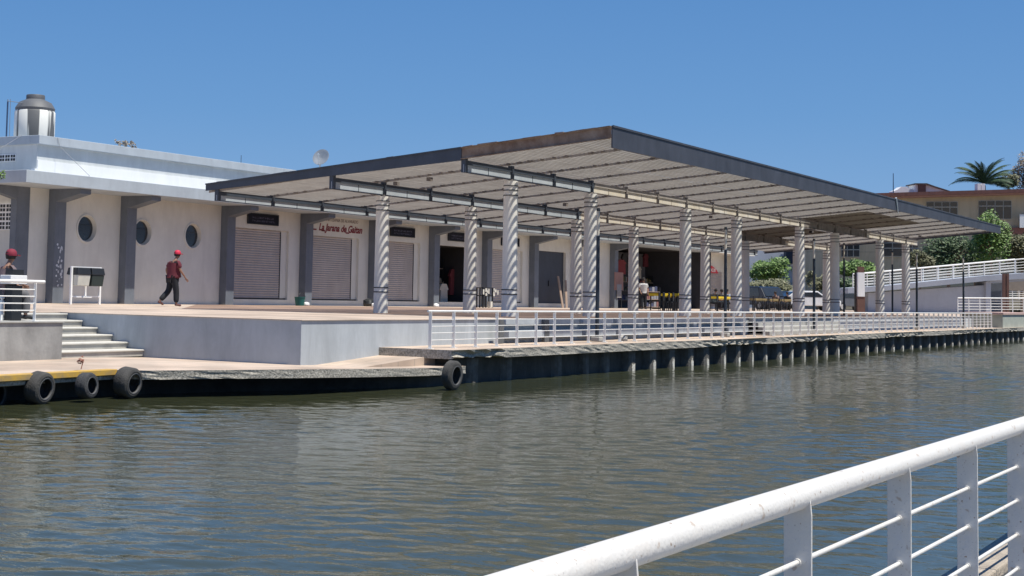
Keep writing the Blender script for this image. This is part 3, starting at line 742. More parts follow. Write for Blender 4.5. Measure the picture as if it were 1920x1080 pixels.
for x, z in ((52.5, 2.73), (53.15, 2.70), (55.0, 2.68)): m1.box(x, x+.28, LF-.010, LF-.003, z, z+.06)
m1.build('flourish', redp, sg)
rs = thing('shop_sign', 'red arched sign with white letters above the farthest pale shutter', 'sign', (101.5, 38.1, 2.2))
m1 = MB(); pts = []
cxr, w = 101.6, 2.0
for i in range(13):
    t = i/12; pts.append((cxr-w+2*w*t, 38.05, 2.05+.55*math.sin(math.pi*t)**.7))
m1.prism(pts, (0, .08, 0)); m1.build('board', mat('red_sign', (.55, .03, .05), .6), rs)
m3 = MB(); rn = random.Random(3); x = cxr-1.3
while x < cxr+1.3: w_ = rn.uniform(.12, .26); m3.box(x, x+w_*.4, 38.04, 38.049, 2.13, 2.40); m3.box(x+w_*.4, x+w_, 38.04, 38.0488, 2.13+rn.choice([0, .18]), 2.2+rn.choice([0, .18])); x += w_+.08
m3.build('lettering', mat('white_letter', (.75, .6, .6), .6), rs)

# ------------------------------------------------------------------ roof things
tk = atY(64, 256, 40.0); tb = Vector((tk.x, 40.0, 4.6)); sc = .49
r = thing('water_tank', 'black and white streaked rooftop water tank', 'tank', tb)
ztk = atY(64, 256, 40.0).z; H = atY(64, 178, 40).z-4.6; rad = .72
tankm = bpy.data.materials.new('streaked_tank'); tankm.use_nodes = True; N = tankm.node_tree.nodes; L = tankm.node_tree.links
b = N['Principled BSDF']; b.inputs['Roughness'].default_value = .6; tc = N.new('ShaderNodeTexCoord'); mp = N.new('ShaderNodeMapping'); mp.inputs['Scale'].default_value = (1, 1, .06)
n_ = N.new('ShaderNodeTexNoise'); n_.inputs['Scale'].default_value = 2.6; n_.inputs['Detail'].default_value = 3; L.new(tc.outputs['Object'], mp.inputs[0]); L.new(mp.outputs[0], n_.inputs['Vector'])
rr = N.new('ShaderNodeValToRGB'); e_ = rr.color_ramp.elements; e_[0].position = .42; e_[0].color = (.11, .115, .12, 1); e_[1].position = .47; e_[1].color = (.74, .74, .70, 1)
L.new(n_.outputs['Fac'], rr.inputs[0]); L.new(rr.outputs[0], b.inputs['Base Color'])
MB().lathe([(0, 0), (rad, 0), (rad*1.0, H*.25), (rad*.985, H*.26), (rad*.985, H*.3), (rad, H*.31), (rad, H*.73), (rad*.96, H*.75)], tb, n=36).build('tank_body', tankm, r, smooth=True)
MB().lathe([(rad*.96, H*.75), (rad*.98, H*.79), (rad*.80, H*.88), (rad*.46, H*.93), (rad*.46, H*.99), (rad*.44, H), (0, H)], tb, n=36).build('tank_lid', mat('grey_lid', (.10, .105, .115), .6), r, smooth=True)
pp = atY(12, 256, 40.0)
r = thing('roof_pipe', 'thin dark blue vent pipe beside the rooftop tank', 'pipe', (pp.x, 40.0, 4.6))
ph = atY(12, 190, 40).z
m1 = MB(); m1.tube((pp.x, 40, 4.6), (pp.x, 40, ph), .028, n=12); m1.build('upright', mat('blue_pipe', (.03, .06, .13), .5), r, smooth=True)
m1 = MB(); m1.tube((pp.x, 40, ph+.02), (pp.x+.9, 40, ph+.04), .012, n=8); m1.tube((pp.x+.12, 40, ph+.1), (pp.x+.15, 40, 4.6), .010, n=8); m1.tube((pp.x, 40, ph), (pp.x, 40, ph+.08), .016, n=8)
m1.build('branch', mat('grey_pipe', (.2, .22, .25), .5), r, smooth=True)
ds = atY(603, 308, 42); dz_ = .42
r = thing('satellite_dish', 'grey satellite dish standing on the flat roof behind the shade roof', 'satellite dish', (ds.x, 42, 4.6))
T = (Matrix.Rotation(math.radians(-82), 3, 'Z') @ Matrix.Rotation(math.radians(66), 3, 'X'))
cz = ds.z+.3
MB().lathe([(0, 0), (.15, .012), (.30, .05), (.42, .10), (.43, .10), (.43, .115), (.41, .115), (.3, .065), (0, .015)], (ds.x, 42, cz), n=32, M=T).build('reflector', mat('dish_metal', (.22, .245, .28), .6), r, smooth=True)
m1 = MB(); m1.tube((ds.x, 42.1, 4.6), (ds.x, 42.1, cz), .035, n=10); m1.build('mast', capm, r)
m1 = MB(); q = Vector((ds.x, 42, cz))+T@Vector((0, 0, .42)); m1.tube(Vector((ds.x, 42, cz))+T@Vector((0, -.4, .1)), q, .012, n=8); m1.tube(q, q+T@Vector((0, 0, -.08)), .035, n=10); m1.build('feed_arm', capm, r)
db = atY(236, 275, 42)
def blob(m1, c, sx_, sy2, sz_, rn, n=14):
    for i in range(n):
        p = Vector(c)+Vector((rn.uniform(-1, 1)*sx_, rn.uniform(-1, 1)*sy2, rn.uniform(0, 1)*sz_))
        s = rn.uniform(.06, .2)*sz_*1.6
        vs = [p+Vector((rn.uniform(-1, 1), rn.uniform(-1, 1), rn.uniform(-.6, .6))).normalized()*s*rn.uniform(.7, 1.3) for _ in range(8)]
        m1.add(vs, [(0, 1, 2), (0, 2, 3), (0, 3, 4), (0, 4, 5), (1, 2, 6), (2, 3, 7), (3, 4, 6), (5, 6, 7), (1, 5, 6), (1, 5, 0), (4, 5, 7), (1, 2, 7)])
m1 = MB(); rn = random.Random(8); m1.box(db.x-.55, db.x+.55, 41.9, 42.3, 4.6, db.z-.02); blob(m1, (db.x, 42, db.z-.02), .50, .12, .26, rn, 60)
tag(m1.build('rubble_heap', mat('pale_rubble', (.40, .37, .32), .9, scale=12, col2=(.25, .22, .2))), 'small heap of pale rubble on the flat roof', 'rubble')
an = atY(452, 300, 40); tag(MB().tube((an.x, 40, 4.6), (an.x, 40, atY(452, 291, 40).z), .012, n=6).build('antenna', black), 'tiny thin antenna rod standing on the roof edge', 'antenna')

# ------------------------------------------------------------------ lamp posts
def lamp(X, Y, zb, ztp, label, base=True):
    r = thing('lamp_post', label, 'lamp post', (X, Y, zb), 'slim lamp posts along the canal')
    h = ztp-zb
    MB().tube((X, Y, zb), (X, Y, zb+h*.79), .05, .045, n=14).build('pole', mat('dark_navy_post', (.022, .03, .042), .5), r, smooth=True)
    MB().tube((X, Y, zb+h*.79), (X, Y, ztp-.08), .036, .036, n=14).build('lamp_tube', mat('cream_lamp', (.62, .56, .46), .5), r, smooth=True)
    MB().tube((X, Y, ztp-.08), (X, Y, ztp), .05, .04, n=14).build('cap', black, r, smooth=True)
    if base: MB().box(X-.12, X+.12, Y-.12, Y+.12, zb, zb+.12).build('footing', concl, r, bevel=.02)
lamp(35.0, 16.05, ZD, 2.32, 'slim dark lamp post with cream top, nearest of the posts on the promenade')
lamp(44.3, 16.05, ZD, 2.3, 'slim dark lamp post beside the fourth front column')
lamp(53.4, 16.05, ZD, 2.33, 'slim dark lamp post between the fifth and sixth front columns')
lamp(71.3, 20.0, ZP, 2.9, 'slim dark lamp post just left of the white totem sign', False)
lamp(80.3, 20.0, ZP, 2.85, 'slim dark lamp post between the last two front columns', False)
lamp(68.7, 16.05, ZD, 2.36, 'slim dark lamp post in front of the grey ramp, just right of the last column')
lamp(78.4, 16.05, ZD, 2.5, 'slim dark lamp post in the middle of the grey ramp wall, farthest right')

# ------------------------------------------------------------------ background beyond the pergola
def poly_px(pts, D, thick):   # upright slab facing the canal at distance D
    P = [atD(x, y, D) for x, y in pts]
    return P, HF*thick
def slab(name, m, pts, D, thick, par=None, **k):
    P, off = poly_px(pts, D, thick); return MB().prism(P, off).build(name, m, par, **k)
def rail3d(p0, p1, h, n, rods, label, tr=.035, pw=.05, D2=None, group=None):
    r = thing('railing', label, 'railing', p0, group); up = Vector((0, 0, h)); p0, p1 = Vector(p0), Vector(p1)
    MB().tube(p0+up, p1+up, tr, n=10).build('top_rail', railw, r, smooth=True)
    for f in rods: MB().tube(p0+up*(1-f), p1+up*(1-f), tr*.38, n=6).build('rod', railw, r)
    for i in range(n+1):
        q = p0+(p1-p0)*i/n; MB().tube(q, q+up, pw*.6, n=6).build('post', railw, r)
    return r
# pedestrian ramp
DR = 105
rp = thing('footbridge_ramp', 'long grey painted pedestrian ramp rising to the right beyond the shade roof', 'ramp', atD(1640, 584, DR))
slab('ramp_wall', rampm, [(1628, 592), (1857, 592), (1857, 534), (1628, 549)], DR+.6, 2.0, rp)
slab('deck_slab', rampm, [(1590, 550), (1660, 545), (1847, 527), (1935, 522), (1935, 511), (1847, 517), (1660, 536), (1590, 540)], DR, 3.2, rp)
slab('abutment', rampm, [(1849, 592), (1858, 592), (1858, 526), (1849, 528)], DR+.25, 2.0, rp)
slab('lintel', rampm, [(1856, 531), (1935, 526), (1935, 521), (1856, 526)], DR+.2, 2.6, rp)
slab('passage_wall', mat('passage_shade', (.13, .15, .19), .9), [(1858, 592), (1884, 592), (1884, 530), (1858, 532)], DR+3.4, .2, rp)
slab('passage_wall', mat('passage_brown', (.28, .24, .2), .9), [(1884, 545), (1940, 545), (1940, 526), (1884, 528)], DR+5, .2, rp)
for dd, lab in ((.1, 'white railing on the near side of the grey ramp'), (3.0, 'white railing on the far side of the grey ramp, seen through the near one')):
    p = [atD(1640, 538, DR), atD(1850, 517, DR), atD(1935, 511, DR)]
    a = p[0]+HF*dd; b = p[2]+HF*dd
    rail3d(a, b, 1.0, 10, (.22, .42, .6, .8), lab, tr=.045, pw=.06)
rail3d(atD(1600, 540, DR)+HF*.1, atD(1640, 538, DR)+HF*.1, .98, 3, (.2, .4, .6, .8), 'short level white railing at the foot of the grey ramp', tr=.05, pw=.06)
rail3d(atD(1796, 585, 95), atD(1940, 586, 95), .88, 7, (.2, .4, .6, .8), 'white railing standing on the plaza in front of the ramp passage', tr=.045, pw=.05)
rail3d(atD(1886, 562, 112), atD(1960, 562, 112), .75, 6, (.2, .4, .6, .8), 'white railing seen inside the passage under the ramp', tr=.045, pw=.05)
tw = thing('twin_post', 'pair of dark brown posts in front of the ramp passage', 'post', atD(1886, 586, 98))
slab('post', brown, [(1881, 588), (1885.5, 588), (1885.5, 513), (1881, 513)], 98, .2, tw); slab('post', brown, [(1887.5, 588), (1892, 588), (1892, 513), (1887.5, 513)], 98, .2, tw)
# parapet block closing the promenade railing
mb = MB(); mb.box(83.6, 96, 15.15, 17.2, ZD+.002, -.36); o = thing('end_wall_block', 'grey green low wall block with a pink top where the promenade railing ends', 'wall', (83.6, 15.2, ZD))
mb.build('body', mat('grey_green_wall', (.36, .38, .33), .85, scale=2), o); MB().box(83.5, 96.1, 15.1, 17.25, -.36, -.25).build('coping', mat('pink_coping', (.5, .34, .3), .8), o)
# tan two storey building
DT = 150
tb_ = thing('tan_building', 'tan two storey building with a red brown roof edge behind the trees', 'building', atD(1750, 580, DT))
slab('wall', tan, [(1568, 580), (2010, 580), (2010, 362), (1568, 372)], DT, 12, tb_)
slab('roof', redroof, [(1560, 371), (2012, 358.5), (2012, 351.5), (1560, 364.5)], DT-1.2, 15, tb_)
slab('roof_trim', mat('pink_trim', (.42, .22, .17), .8), [(1560, 374.5), (2012, 362), (2012, 358.7), (1560, 371.3)], DT-1.0, 1.0, tb_)
slab('brick_panel', brickr, [(1886, 470), (2010, 470), (2010, 424), (1886, 427)], DT-.3, .29, tb_)
wf = mat('window_frame', (.45, .43, .38), .6)
def bwin(x0, x1, y0, y1, n):
    fr = slab('window', wf, [(x0, y1+1.5), (x1, y1+1.5), (x1, y0), (x0, y0)], DT-.12, .115, tb_)
    w = (x1-x0)/n
    for i in range(n):
        pm = MB(); P, off = poly_px([(x0+w*i+.9, y1), (x0+w*(i+1)-.9, y1), (x0+w*(i+1)-.9, y0+1), (x0+w*i+.9, y0+1)], DT-.16, .03); pm.prism(P, off); kid(pm, 'pane', glass, fr)
        pm = MB(); P, off = poly_px([(x0+w*i+.9, y0+11), (x0+w*(i+1)-.9, y0+11), (x0+w*(i+1)-.9, y0+9.6), (x0+w*i+.9, y0+9.6)], DT-.2, .03); pm.prism(P, off); kid(pm, 'transom', wf, fr)
for w in ((1737, 1796, 378, 412, 4), (1835, 1897, 376, 410, 4), (1577, 1612, 458, 481, 3), (1655, 1692, 455, 480, 2), (1700, 1722, 455, 480, 2), (1935, 1990, 376, 410, 4)): bwin(*w)
slab('balcony_rail', whiteb, [(1912, 427), (1960, 427), (1960, 402), (1912, 402)], DT-.9, .05, tb_)
tag(slab('white_tank', whiteb, [(1676, 364), (1714, 363), (1714, 355), (1704, 354), (1700, 350), (1690, 350), (1684, 355), (1676, 358)], DT+4, 1.6), 'white rounded water tank on the roof of the tan building', 'tank')
rb = thing('roof_hut', 'small brown and white stair hut with a sloping roof on the tan building', 'roof hut', atD(1730, 362, DT+3))
slab('door', brown, [(1723, 363), (1736, 363), (1736, 344), (1723, 344)], DT+3, .3, rb)
slab('wall', whiteb, [(1717, 363), (1779, 361), (1775, 357), (1752, 350), (1738, 345), (1717, 345)], DT+3.31, 2.5, rb)
slab('roof', mat('dark_edge', (.1, .09, .09), .8), [(1716, 345.5), (1738, 345.5), (1753, 350.5), (1781, 359), (1781, 357.6), (1753, 348.8), (1738, 343.4), (1716, 343.4)], DT+2.9, 3, rb)
rb = thing('roof_tank', 'small white twin box tank on the right part of the red brown roof', 'tank', atD(1840, 357, DT+1))
slab('tank_body', whiteb, [(1833, 359), (1839.3, 359), (1839.3, 344), (1833, 344)], DT+1, .8, rb); slab('tank_body', whiteb, [(1840.2, 359), (1847, 359), (1847, 344), (1840.2, 344)], DT+1, .8, rb)
q = atD(1675, 362, DT-2); tag(MB().tube(q, q+Vector((0, 0, 1.95)), .05, .035, n=8).build('roof_mast', mat('blue_pipe', (.03, .06, .13))), 'dark blue mast rising above the left end of the red brown roof', 'mast')
# pale building seen between the columns
pb = thing('pale_building', 'pale blue white building with a dark upper window seen between the far columns', 'building', atD(1500, 580, 165))
slab('wall', mat('pale_blue_wall', (.55, .59, .68), .8, scale=.5), [(1350, 582), (1600, 582), (1600, 452), (1350, 452)], 165, 9, pb)
slab('dark_volume', mat('navy_wall', (.03, .045, .08), .7), [(1474, 494), (1502, 494), (1502, 462), (1474, 462)], 163.8, 1.1, pb)
slab('ledge', whiteb, [(1488, 499), (1512, 499), (1512, 494.5), (1488, 494.5)], 163.4, 1.5, pb)

# ------------------------------------------------------------------ trees
def crown(c, rx_, ry_, rz_, n, ls, rn, lobes=9):
    m1 = MB(); L_ = []
    for i in range(lobes):
        d = Vector((rn.gauss(0, 1), rn.gauss(0, 1), rn.gauss(0, .8))).normalized()*rn.uniform(.35, .72)
        L_.append((d, rn.uniform(.28, .48)))
    for i in range(n):
        d, r_ = rn.choice(L_); q = Vector((rn.gauss(0, 1), rn.gauss(0, 1), rn.gauss(0, 1))).normalized()*r_*rn.uniform(.55, 1.05)
        p = d+q; p = Vector(c)+Vector((p.x*rx_, p.y*ry_, p.z*rz_))
        a = Vector((rn.gauss(0, 1), rn.gauss(0, 1), rn.gauss(0, .6))).normalized(); b = a.orthogonal().normalized(); s = ls*rn.uniform(.6, 1.4)
        m1.add([p-a*s, p+b*s*.45, p+a*s, p-b*s*.45], [(0, 1, 2, 3)])
    return m1
def tree(name, label, px, py, D, w, h, m, ground, ls=.16, n=2600, seed=1, cat='tree', group=None, lobes=9):
    rn = random.Random(seed); c = atD(px, py, D); s = D/F
    rx_, rz_ = w*s/2, h*s/2
    zb = ground
    r = thing(name, label, cat, (c.x, c.y, zb), group)
    top = c.z+rz_*.2
    m1 = MB(); t0 = max(.07, rx_*.07); m1.tube((c.x, c.y, zb), (c.x+.1, c.y, c.z-rz_*.3), t0, t0*.7, n=8)
    for i in range(6):
        a = rn.uniform(0, 6.28); e = Vector((c.x+math.cos(a)*rx_*.6, c.y+math.sin(a)*rx_*.6, c.z+rn.uniform(-.2, .6)*rz_)); m1.tube((c.x+.1, c.y, c.z-rz_*rn.uniform(.3, .6)), e, t0*.5, t0*.12, n=6)
    m1.build('trunk', barkm, r)
    crown(c, rx_, rx_, rz_, int(n*1.5), ls*.82, rn, int(lobes*1.5)).build('crown', m, r)
    return r
tree('bush', 'leafy green bush seen between the last columns under the shade roof', 1442, 506, 128, 92, 60, leaf_g, ZP, n=3200, seed=2, cat='bush', lobes=14)
tree('hedge', 'olive brown hedge below the green bush between the columns', 1440, 543, 122, 130, 46, leaf_y, ZP, n=3000, seed=3, cat='hedge', lobes=16)
tree('tree', 'small tree behind the lamp post with pale building beyond', 1532, 528, 130, 50, 50, leaf_y, ZP, n=1400, seed=4)
tree('bush', 'dark green bush behind the totem sign', 1610, 508, 126, 90, 52, leaf_g, ZP, n=2600, seed=5, cat='bush', lobes=12)
tree('hedge', 'dark hedge left of the ramp behind the totem sign', 1580, 545, 124, 70, 60, leaf_d, ZP, n=2200, seed=15, cat='hedge', lobes=12)
tree('tree', 'dark green tree left of the bright one in front of the tan building', 1778, 473, 132, 110, 90, leaf_d, ZP, n=4200, seed=6, lobes=16)
tree('tree', 'bright green tree reaching the upper windows of the tan building', 1858, 450, 130, 78, 120, leaf_g, ZP, n=4200, seed=7, lobes=16)
tree('tree', 'dark tree between the dark and the bright one, above the ramp', 1828, 480, 134, 90, 70, leaf_d, ZP, n=3000, seed=17, lobes=12)
tree('tree', 'olive tree cut off by the right edge above the ramp', 1915, 468, 131, 80, 80, leaf_y, ZP, n=3000, seed=8, lobes=12)
tree('tree', 'greyish shrub tree above the start of the ramp railing', 1725, 488, 128, 60, 46, leaf_y, ZP, n=1800, seed=9, lobes=10)
tree('tree', 'dry brown tree behind the roof at the right edge', 1922, 325, 185, 62, 84, leaf_r, ZP, n=2200, seed=10, lobes=10)
tree('tree', 'olive tree crown right of the palm behind the roof', 1890, 340, 182, 56, 36, leaf_y, ZP, n=1500, seed=12, lobes=8)
# palm
pc = atD(1845, 343, 178); rn = random.Random(21)
pr = thing('palm_tree', 'dark palm tree rising behind the tan building', 'palm tree', (pc.x, pc.y, ZP))
MB().tube((pc.x, pc.y, ZP), (pc.x, pc.y, pc.z-.3), .3, .2, n=10).build('trunk', barkm, pr)
for i in range(30):
    a = rn.uniform(0, 6.28) if i > 7 else [0.1, 3.1, .5, 2.7, .9, 2.3, 1.4, 1.8][i]
    el = rn.uniform(.0, 1.35); Lf = rn.uniform(3.4, 4.3)
    hd = (HR*math.cos(a)+HF*math.sin(a)*.8)
    if i < 8: hd = (HR*math.copysign(1, math.cos(a))*max(.25, abs(math.cos(a)))+HF*rn.uniform(-.4, .4)); el = [.45, .5, .8, .9, 1.05, 1.15, 1.3, 1.25][i]
    hd.normalize(); p = Vector(pc); m1 = MB(); N_ = 16; prevp = p.copy(); side = hd.cross(Vector((0, 0, 1)))
    for k in range(N_):
        e2 = el-1.25*(k/N_)**1.6; stp = (hd*math.cos(e2)+Vector((0, 0, 1))*math.sin(e2))*(Lf/N_); p = prevp+stp
        m1.tube(prevp, p, .03, n=4, cap=False)
        for sgn in (-1, 1):
            for q in range(2):
                b0 = prevp+stp*(q*.5); ll = .85*math.sin(math.pi*min(1, (k+1.5)/N_))**.6*rn.uniform(.8, 1.1)
                tip = b0+side*sgn*ll*.75+stp.normalized()*ll*.45+Vector((0, 0, -ll*.5)); w = stp.normalized()*.06
                m1.add([b0-w, b0+w, tip], [(0, 1, 2)])
        prevp = p
    m1.build('frond', leaf_p, pr)
# distant tree line
rn = random.Random(31); m1 = MB()
for i in range(46):
    px = 1250+i*17; c = atD(px, rn.uniform(560, 570), 230); cc = crown(c, 4.2, 4.2, rn.uniform(1.8, 2.8), 240, .5, rn, 6); m1.add(cc.v, cc.f)
tag(m1.build('far_trees', leaf_d), 'distant line of dark trees', kind='stuff')
q = atZ(152, 692, ZQ+.02); m1 = crown(q+Vector((0, 0, .12)), .12, .1, .10, 34, .03, random.Random(12), 4); m1.tube(q, q+Vector((.05, 0, .15)), .008, n=5); tag(m1.build('dry_weed', mat('dry_weed', (.22, .09, .06), .9)), 'small reddish dry weed growing by the yellow kerb between the tyres', 'weed')
# sprig at the left edge
sp = atY(2, 325, 36.2); m1 = crown(sp, .12, .2, .28, 90, .05, random.Random(2), 4); tag(m1.build('plant_sprig', leaf_g), 'small green sprig growing on the canopy edge at the far left', 'plant')

# ------------------------------------------------------------------ cars
def car(loc, rz, m, label, suv=False):
    r = thing('parked_car', label, 'car', (0, 0, 0)); H_ = 1.7 if suv else 1.45; Lh = 2.15; w = .86
    prof = [(-Lh, .35), (-Lh, .85), (-Lh+.15, .95), (-1.45, H_-.08), (-1.1, H_), (.35, H_), (1.05, .98), (Lh-.1, .82), (Lh, .6), (Lh, .35)]
    m1 = MB(); m1.prism([(x, -w, z) for x, z in prof], (0, 2*w, 0)); m1.build('body', m, r, bevel=.06)
    m1 = MB()
    for s in (-1, 1): m1.prism([(-1.3, s*(w+.005), 1.0), (-1.2, s*(w+.005), H_-.14), (.3, s*(w+.005), H_-.1), (.85, s*(w+.005), 1.0)], (0, s*.01, 0))
    m1.prism([(.42, -w+.1, H_-.03), (1.08, -w+.1, 1.0), (1.08, w-.1, 1.0), (.42, w-.1, H_-.03)], (.02, 0, .02))
    m1.prism([(-Lh+.15, -w+.1, .99), (-1.42, -w+.1, H_-.08), (-1.42, w-.1, H_-.08), (-Lh+.15, w-.1, .99)], (-.02, 0, .02))
    m1.build('windows', glass, r)
    for x in (-1.35, 1.35):
        for s in (-1, 1):
            o = MB().tube((x, s*(w-.16), .33), (x, s*(w+.02), .33), .33, n=18).build('wheel', black, r); kid(MB().tube((x, s*(w+.0), .33), (x, s*(w+.03), .33), .2, n=14), 'hubcap', mat('hub_metal', (.4, .4, .4), .4), o)
    for s in (-.6, .6): MB().box(Lh-.03, Lh+.015, s-.16, s+.16, .62, .76).build('headlight', mat('lamp_glass', (.7, .7, .7), .2), r)
    r.rotation_euler = (0, 0, rz); r.location = loc; return r
def gD(px, D): v_ = ray(px, 575); q = v_*D; return Vector((q.x, q.y, ZP))
car(gD(1424, 112), .9, mat('navy_car', (.012, .018, .035), .3), 'dark navy car parked behind the tables between the far columns', True)
car(gD(1468, 116), -2.3, mat('black_car', (.02, .02, .022), .3), 'black car parked behind the column, just right of the navy car')
car(gD(1517, 112), -.9, mat('white_car', (.65, .66, .68), .3), 'white car half hidden by the fifth front column')
car(gD(1592, 116), -.6, mat('grey_car', (.10, .11, .13), .3), 'dark grey car parked under the dark hedge left of the totem sign')
# totem sign
tt = thing('totem_sign', 'tall white and brown totem sign left of the ramp', 'sign', (atY(1615, 560, 23).x, 23, ZP))
X = tt.location.x; d1 = HR*.27
def tpl(z0, z1, w, off, m, nm):
    a = Vector((X, 23, 0)); P = [a-HR*w+Vector((0, 0, z0))-HF*off, a+HR*w+Vector((0, 0, z0))-HF*off, a+HR*w+Vector((0, 0, z1))-HF*off, a-HR*w+Vector((0, 0, z1))-HF*off]
    MB().prism(P, HF*.25).build(nm, m, tt)
zt0 = atY(1615, 500, 23).z; zt1 = atY(1615, 511, 23).z; zt2 = atY(1615, 556, 23).z
tpl(ZP, zt2, .21, 0, brown, 'base'); tpl(zt2, zt1, .19, .03, whiteb, 'panel'); tpl(zt1, zt0, .17, 0, brown, 'head'); tpl(ZP, zt1, .25, -.26, black, 'back_frame')
# ------------------------------------------------------------------ stalls, tables and chairs
def table(loc, w, d, h, m, label, group=None):
    r = thing('table', label, 'table', loc, group); x, y, z = loc
    MB().box(x-w/2, x+w/2, y-d/2, y+d/2, z+h-.04, z+h).build('tabletop', woodm, r)
    for sx_ in (-1, 1):
        for sy2 in (-1, 1): MB().box(x+sx_*(w/2-.06)-.025, x+sx_*(w/2-.06)+.025, y+sy2*(d/2-.06)-.025, y+sy2*(d/2-.06)+.025, z, z+h-.041).build('leg', black, r)
    n = 14; m1 = MB(); P = []
    rn = random.Random(int(x*7))
    m1.box(x-w/2-.02, x+w/2+.02, y-d/2-.02, y+d/2+.02, z+h+.001, z+h+.008)
    for i in range(n):
        a = x-w/2-.03+(w+.06)*i/n; b_ = a+(w+.06)/n; hh = .16+.05*rn.random()
        m1.prism([(a, y-d/2-.03, z+h+.008), (b_, y-d/2-.03, z+h+.008), ((a+b_)/2+.02, y-d/2-.035, z+h-hh)], (0, -.006, 0))
        m1.box(a, b_, y-d/2-.03, y-d/2-.021, z+h-.09, z+h+.008)
    m1.box(x-w/2-.03, x-w/2-.021, y-d/2, y+d/2, z+h-.12, z+h+.008)
    m1.build('cloth', m, r); return r
def chair(loc, rz, m, label, group):
    r = thing('chair', label, 'chair', (0, 0, 0), group)
    MB().box(-.21, .21, -.21, .21, .43, .46).build('seat', m, r)
    MB().box(-.21, .21, .19, .22, .52, .92).build('backrest', m, r)
    for sx_ in (-1, 1):
        for sy2 in (-1, 1): MB().box(sx_*.19-.015, sx_*.19+.015, sy2*.19-.015, sy2*.19+.015, 0, .43 if sy2 < 0 else .9).build('leg', m, r)
    r.location = loc; r.rotation_euler = (0, 0, rz); return r
def gY(px, Y): q = atY(px, 577, Y); return Vector((q.x, Y, ZP))
tabs = [(1240, 29.5), (1262, 29.5), (1346, 30.5)]
table(gY(1243, 29.6), 1.7, .8, .86, ycloth, 'table with a fringed yellow cloth left of the third front column')
table(gY(1266, 29.2), 1.3, .8, .88, ycloth, 'second yellow clothed table, touching the third front column')
table(gY(1345, 30.4), 1.9, .8, .80, ycloth, 'yellow clothed table beside the seated people')
dt = mat('tan_cloth', (.28, .21, .09), .8)
for i, px in enumerate((1413, 1440, 1462)): table(gY(px, 31+i*.5), 2.0, .9, .76, dt, ['tan clothed table nearest the plain grey column', 'middle tan clothed table in front of the parked cars', 'tan clothed table farthest right in front of the parked cars'][i])
cg = 'chairs round the tan tables'
ch = chair(gY(1408, 30.0), .3, black, 'first black chair from the left at the tan tables before the parked cars', cg)
for i, px in enumerate((1419, 1429, 1436, 1447, 1455, 1468, 1476)): dup(ch, gY(px, 30.0+.4*(i % 3)), '%s black chair from the left at the tan tables before the parked cars' % ordinal(i+2))
pch = mat('pale_chair', (.5, .48, .45), .6)
c2 = chair(gY(1244, 28.4), .2, black, 'first dark chair from the left in front of the yellow tables', 'dark chairs at the yellow tables')
for i, px in enumerate((1252, 1262, 1270, 1338, 1352)): dup(c2, gY(px, 28.4+.5*(i % 2)), '%s dark chair from the left in front of the yellow tables' % ordinal(i+2))
def bottle_row(x0, x1, y, z, n, label):
    for i in range(n): pass
# clutter on yellow tables
rn = random.Random(14); tops = [gY(1243, 29.6), gY(1266, 29.2), gY(1345, 30.4)]
jm = [mat('amber_jar', (.5, .25, .03), .3), mat('white_jar', (.6, .6, .58), .4), mat('green_jar', (.05, .15, .05), .4)]
# ------------------------------------------------------------------ market stuff
def garment(m1, c, w, h, rn, d=.12):
    x, y, z = c
    P = [(x-w*.25, y, z), (x+w*.25, y, z), (x+w*.5, y, z-h*.25), (x+w*.36, y, z-h*.3), (x+w*.42, y, z-h), (x-w*.42, y, z-h), (x-w*.36, y, z-h*.3), (x-w*.5, y, z-h*.25)]
    m1.prism(P, (0, d, 0))
def hanging(px, py, Y, w, h, m, label, name='hanging_garment', cat='garment', group=None):
    q = atY(px, py, Y); m1 = MB(); garment(m1, (0, 0, 0), w, h, rn)
    m1.tube((0, .06, 0), (0, .06, .12), .008, n=6)
    o = m1.build(name, m, bevel=.01); o.location = (q.x, Y, q.z); return tag(o, label, cat, group)
hanging(833, 532, 38.2, .9, 1.1, mat('cream_cloth', (.42, .38, .33), .9), 'cream striped garment hanging in the open dark shop')
hanging(1166, 487, 38.5, 1.5, .9, mat('red_cloth', (.15, .015, .02), .9), 'dark red garment hanging high in the market recess')
hanging(1172, 476, 39.5, .9, 1.2, mat('black_cloth', (.02, .02, .022), .9), 'black garment hanging behind the red one in the market recess')
q = atY(1161, 530, 37.0)
ps = thing('poster_stand', 'salmon pink poster board on a stand in the market recess', 'display panel', (q.x, 37.0, ZP))
MB().box(q.x-.6, q.x+.6, 37, 37.05, q.z-.45, q.z+.62).build('panel', mat('salmon', (.36, .19, .15), .8), ps)
MB().box(q.x-.35, q.x+.3, 36.98, 36.999, q.z-.9, q.z-.1).build('sheet', mat('grey_sheet', (.32, .3, .29), .8), ps)
for s in (-.5, .5): MB().box(q.x+s-.03, q.x+s+.03, 37.05, 37.1, ZP, q.z+.6).build('leg', black, ps)
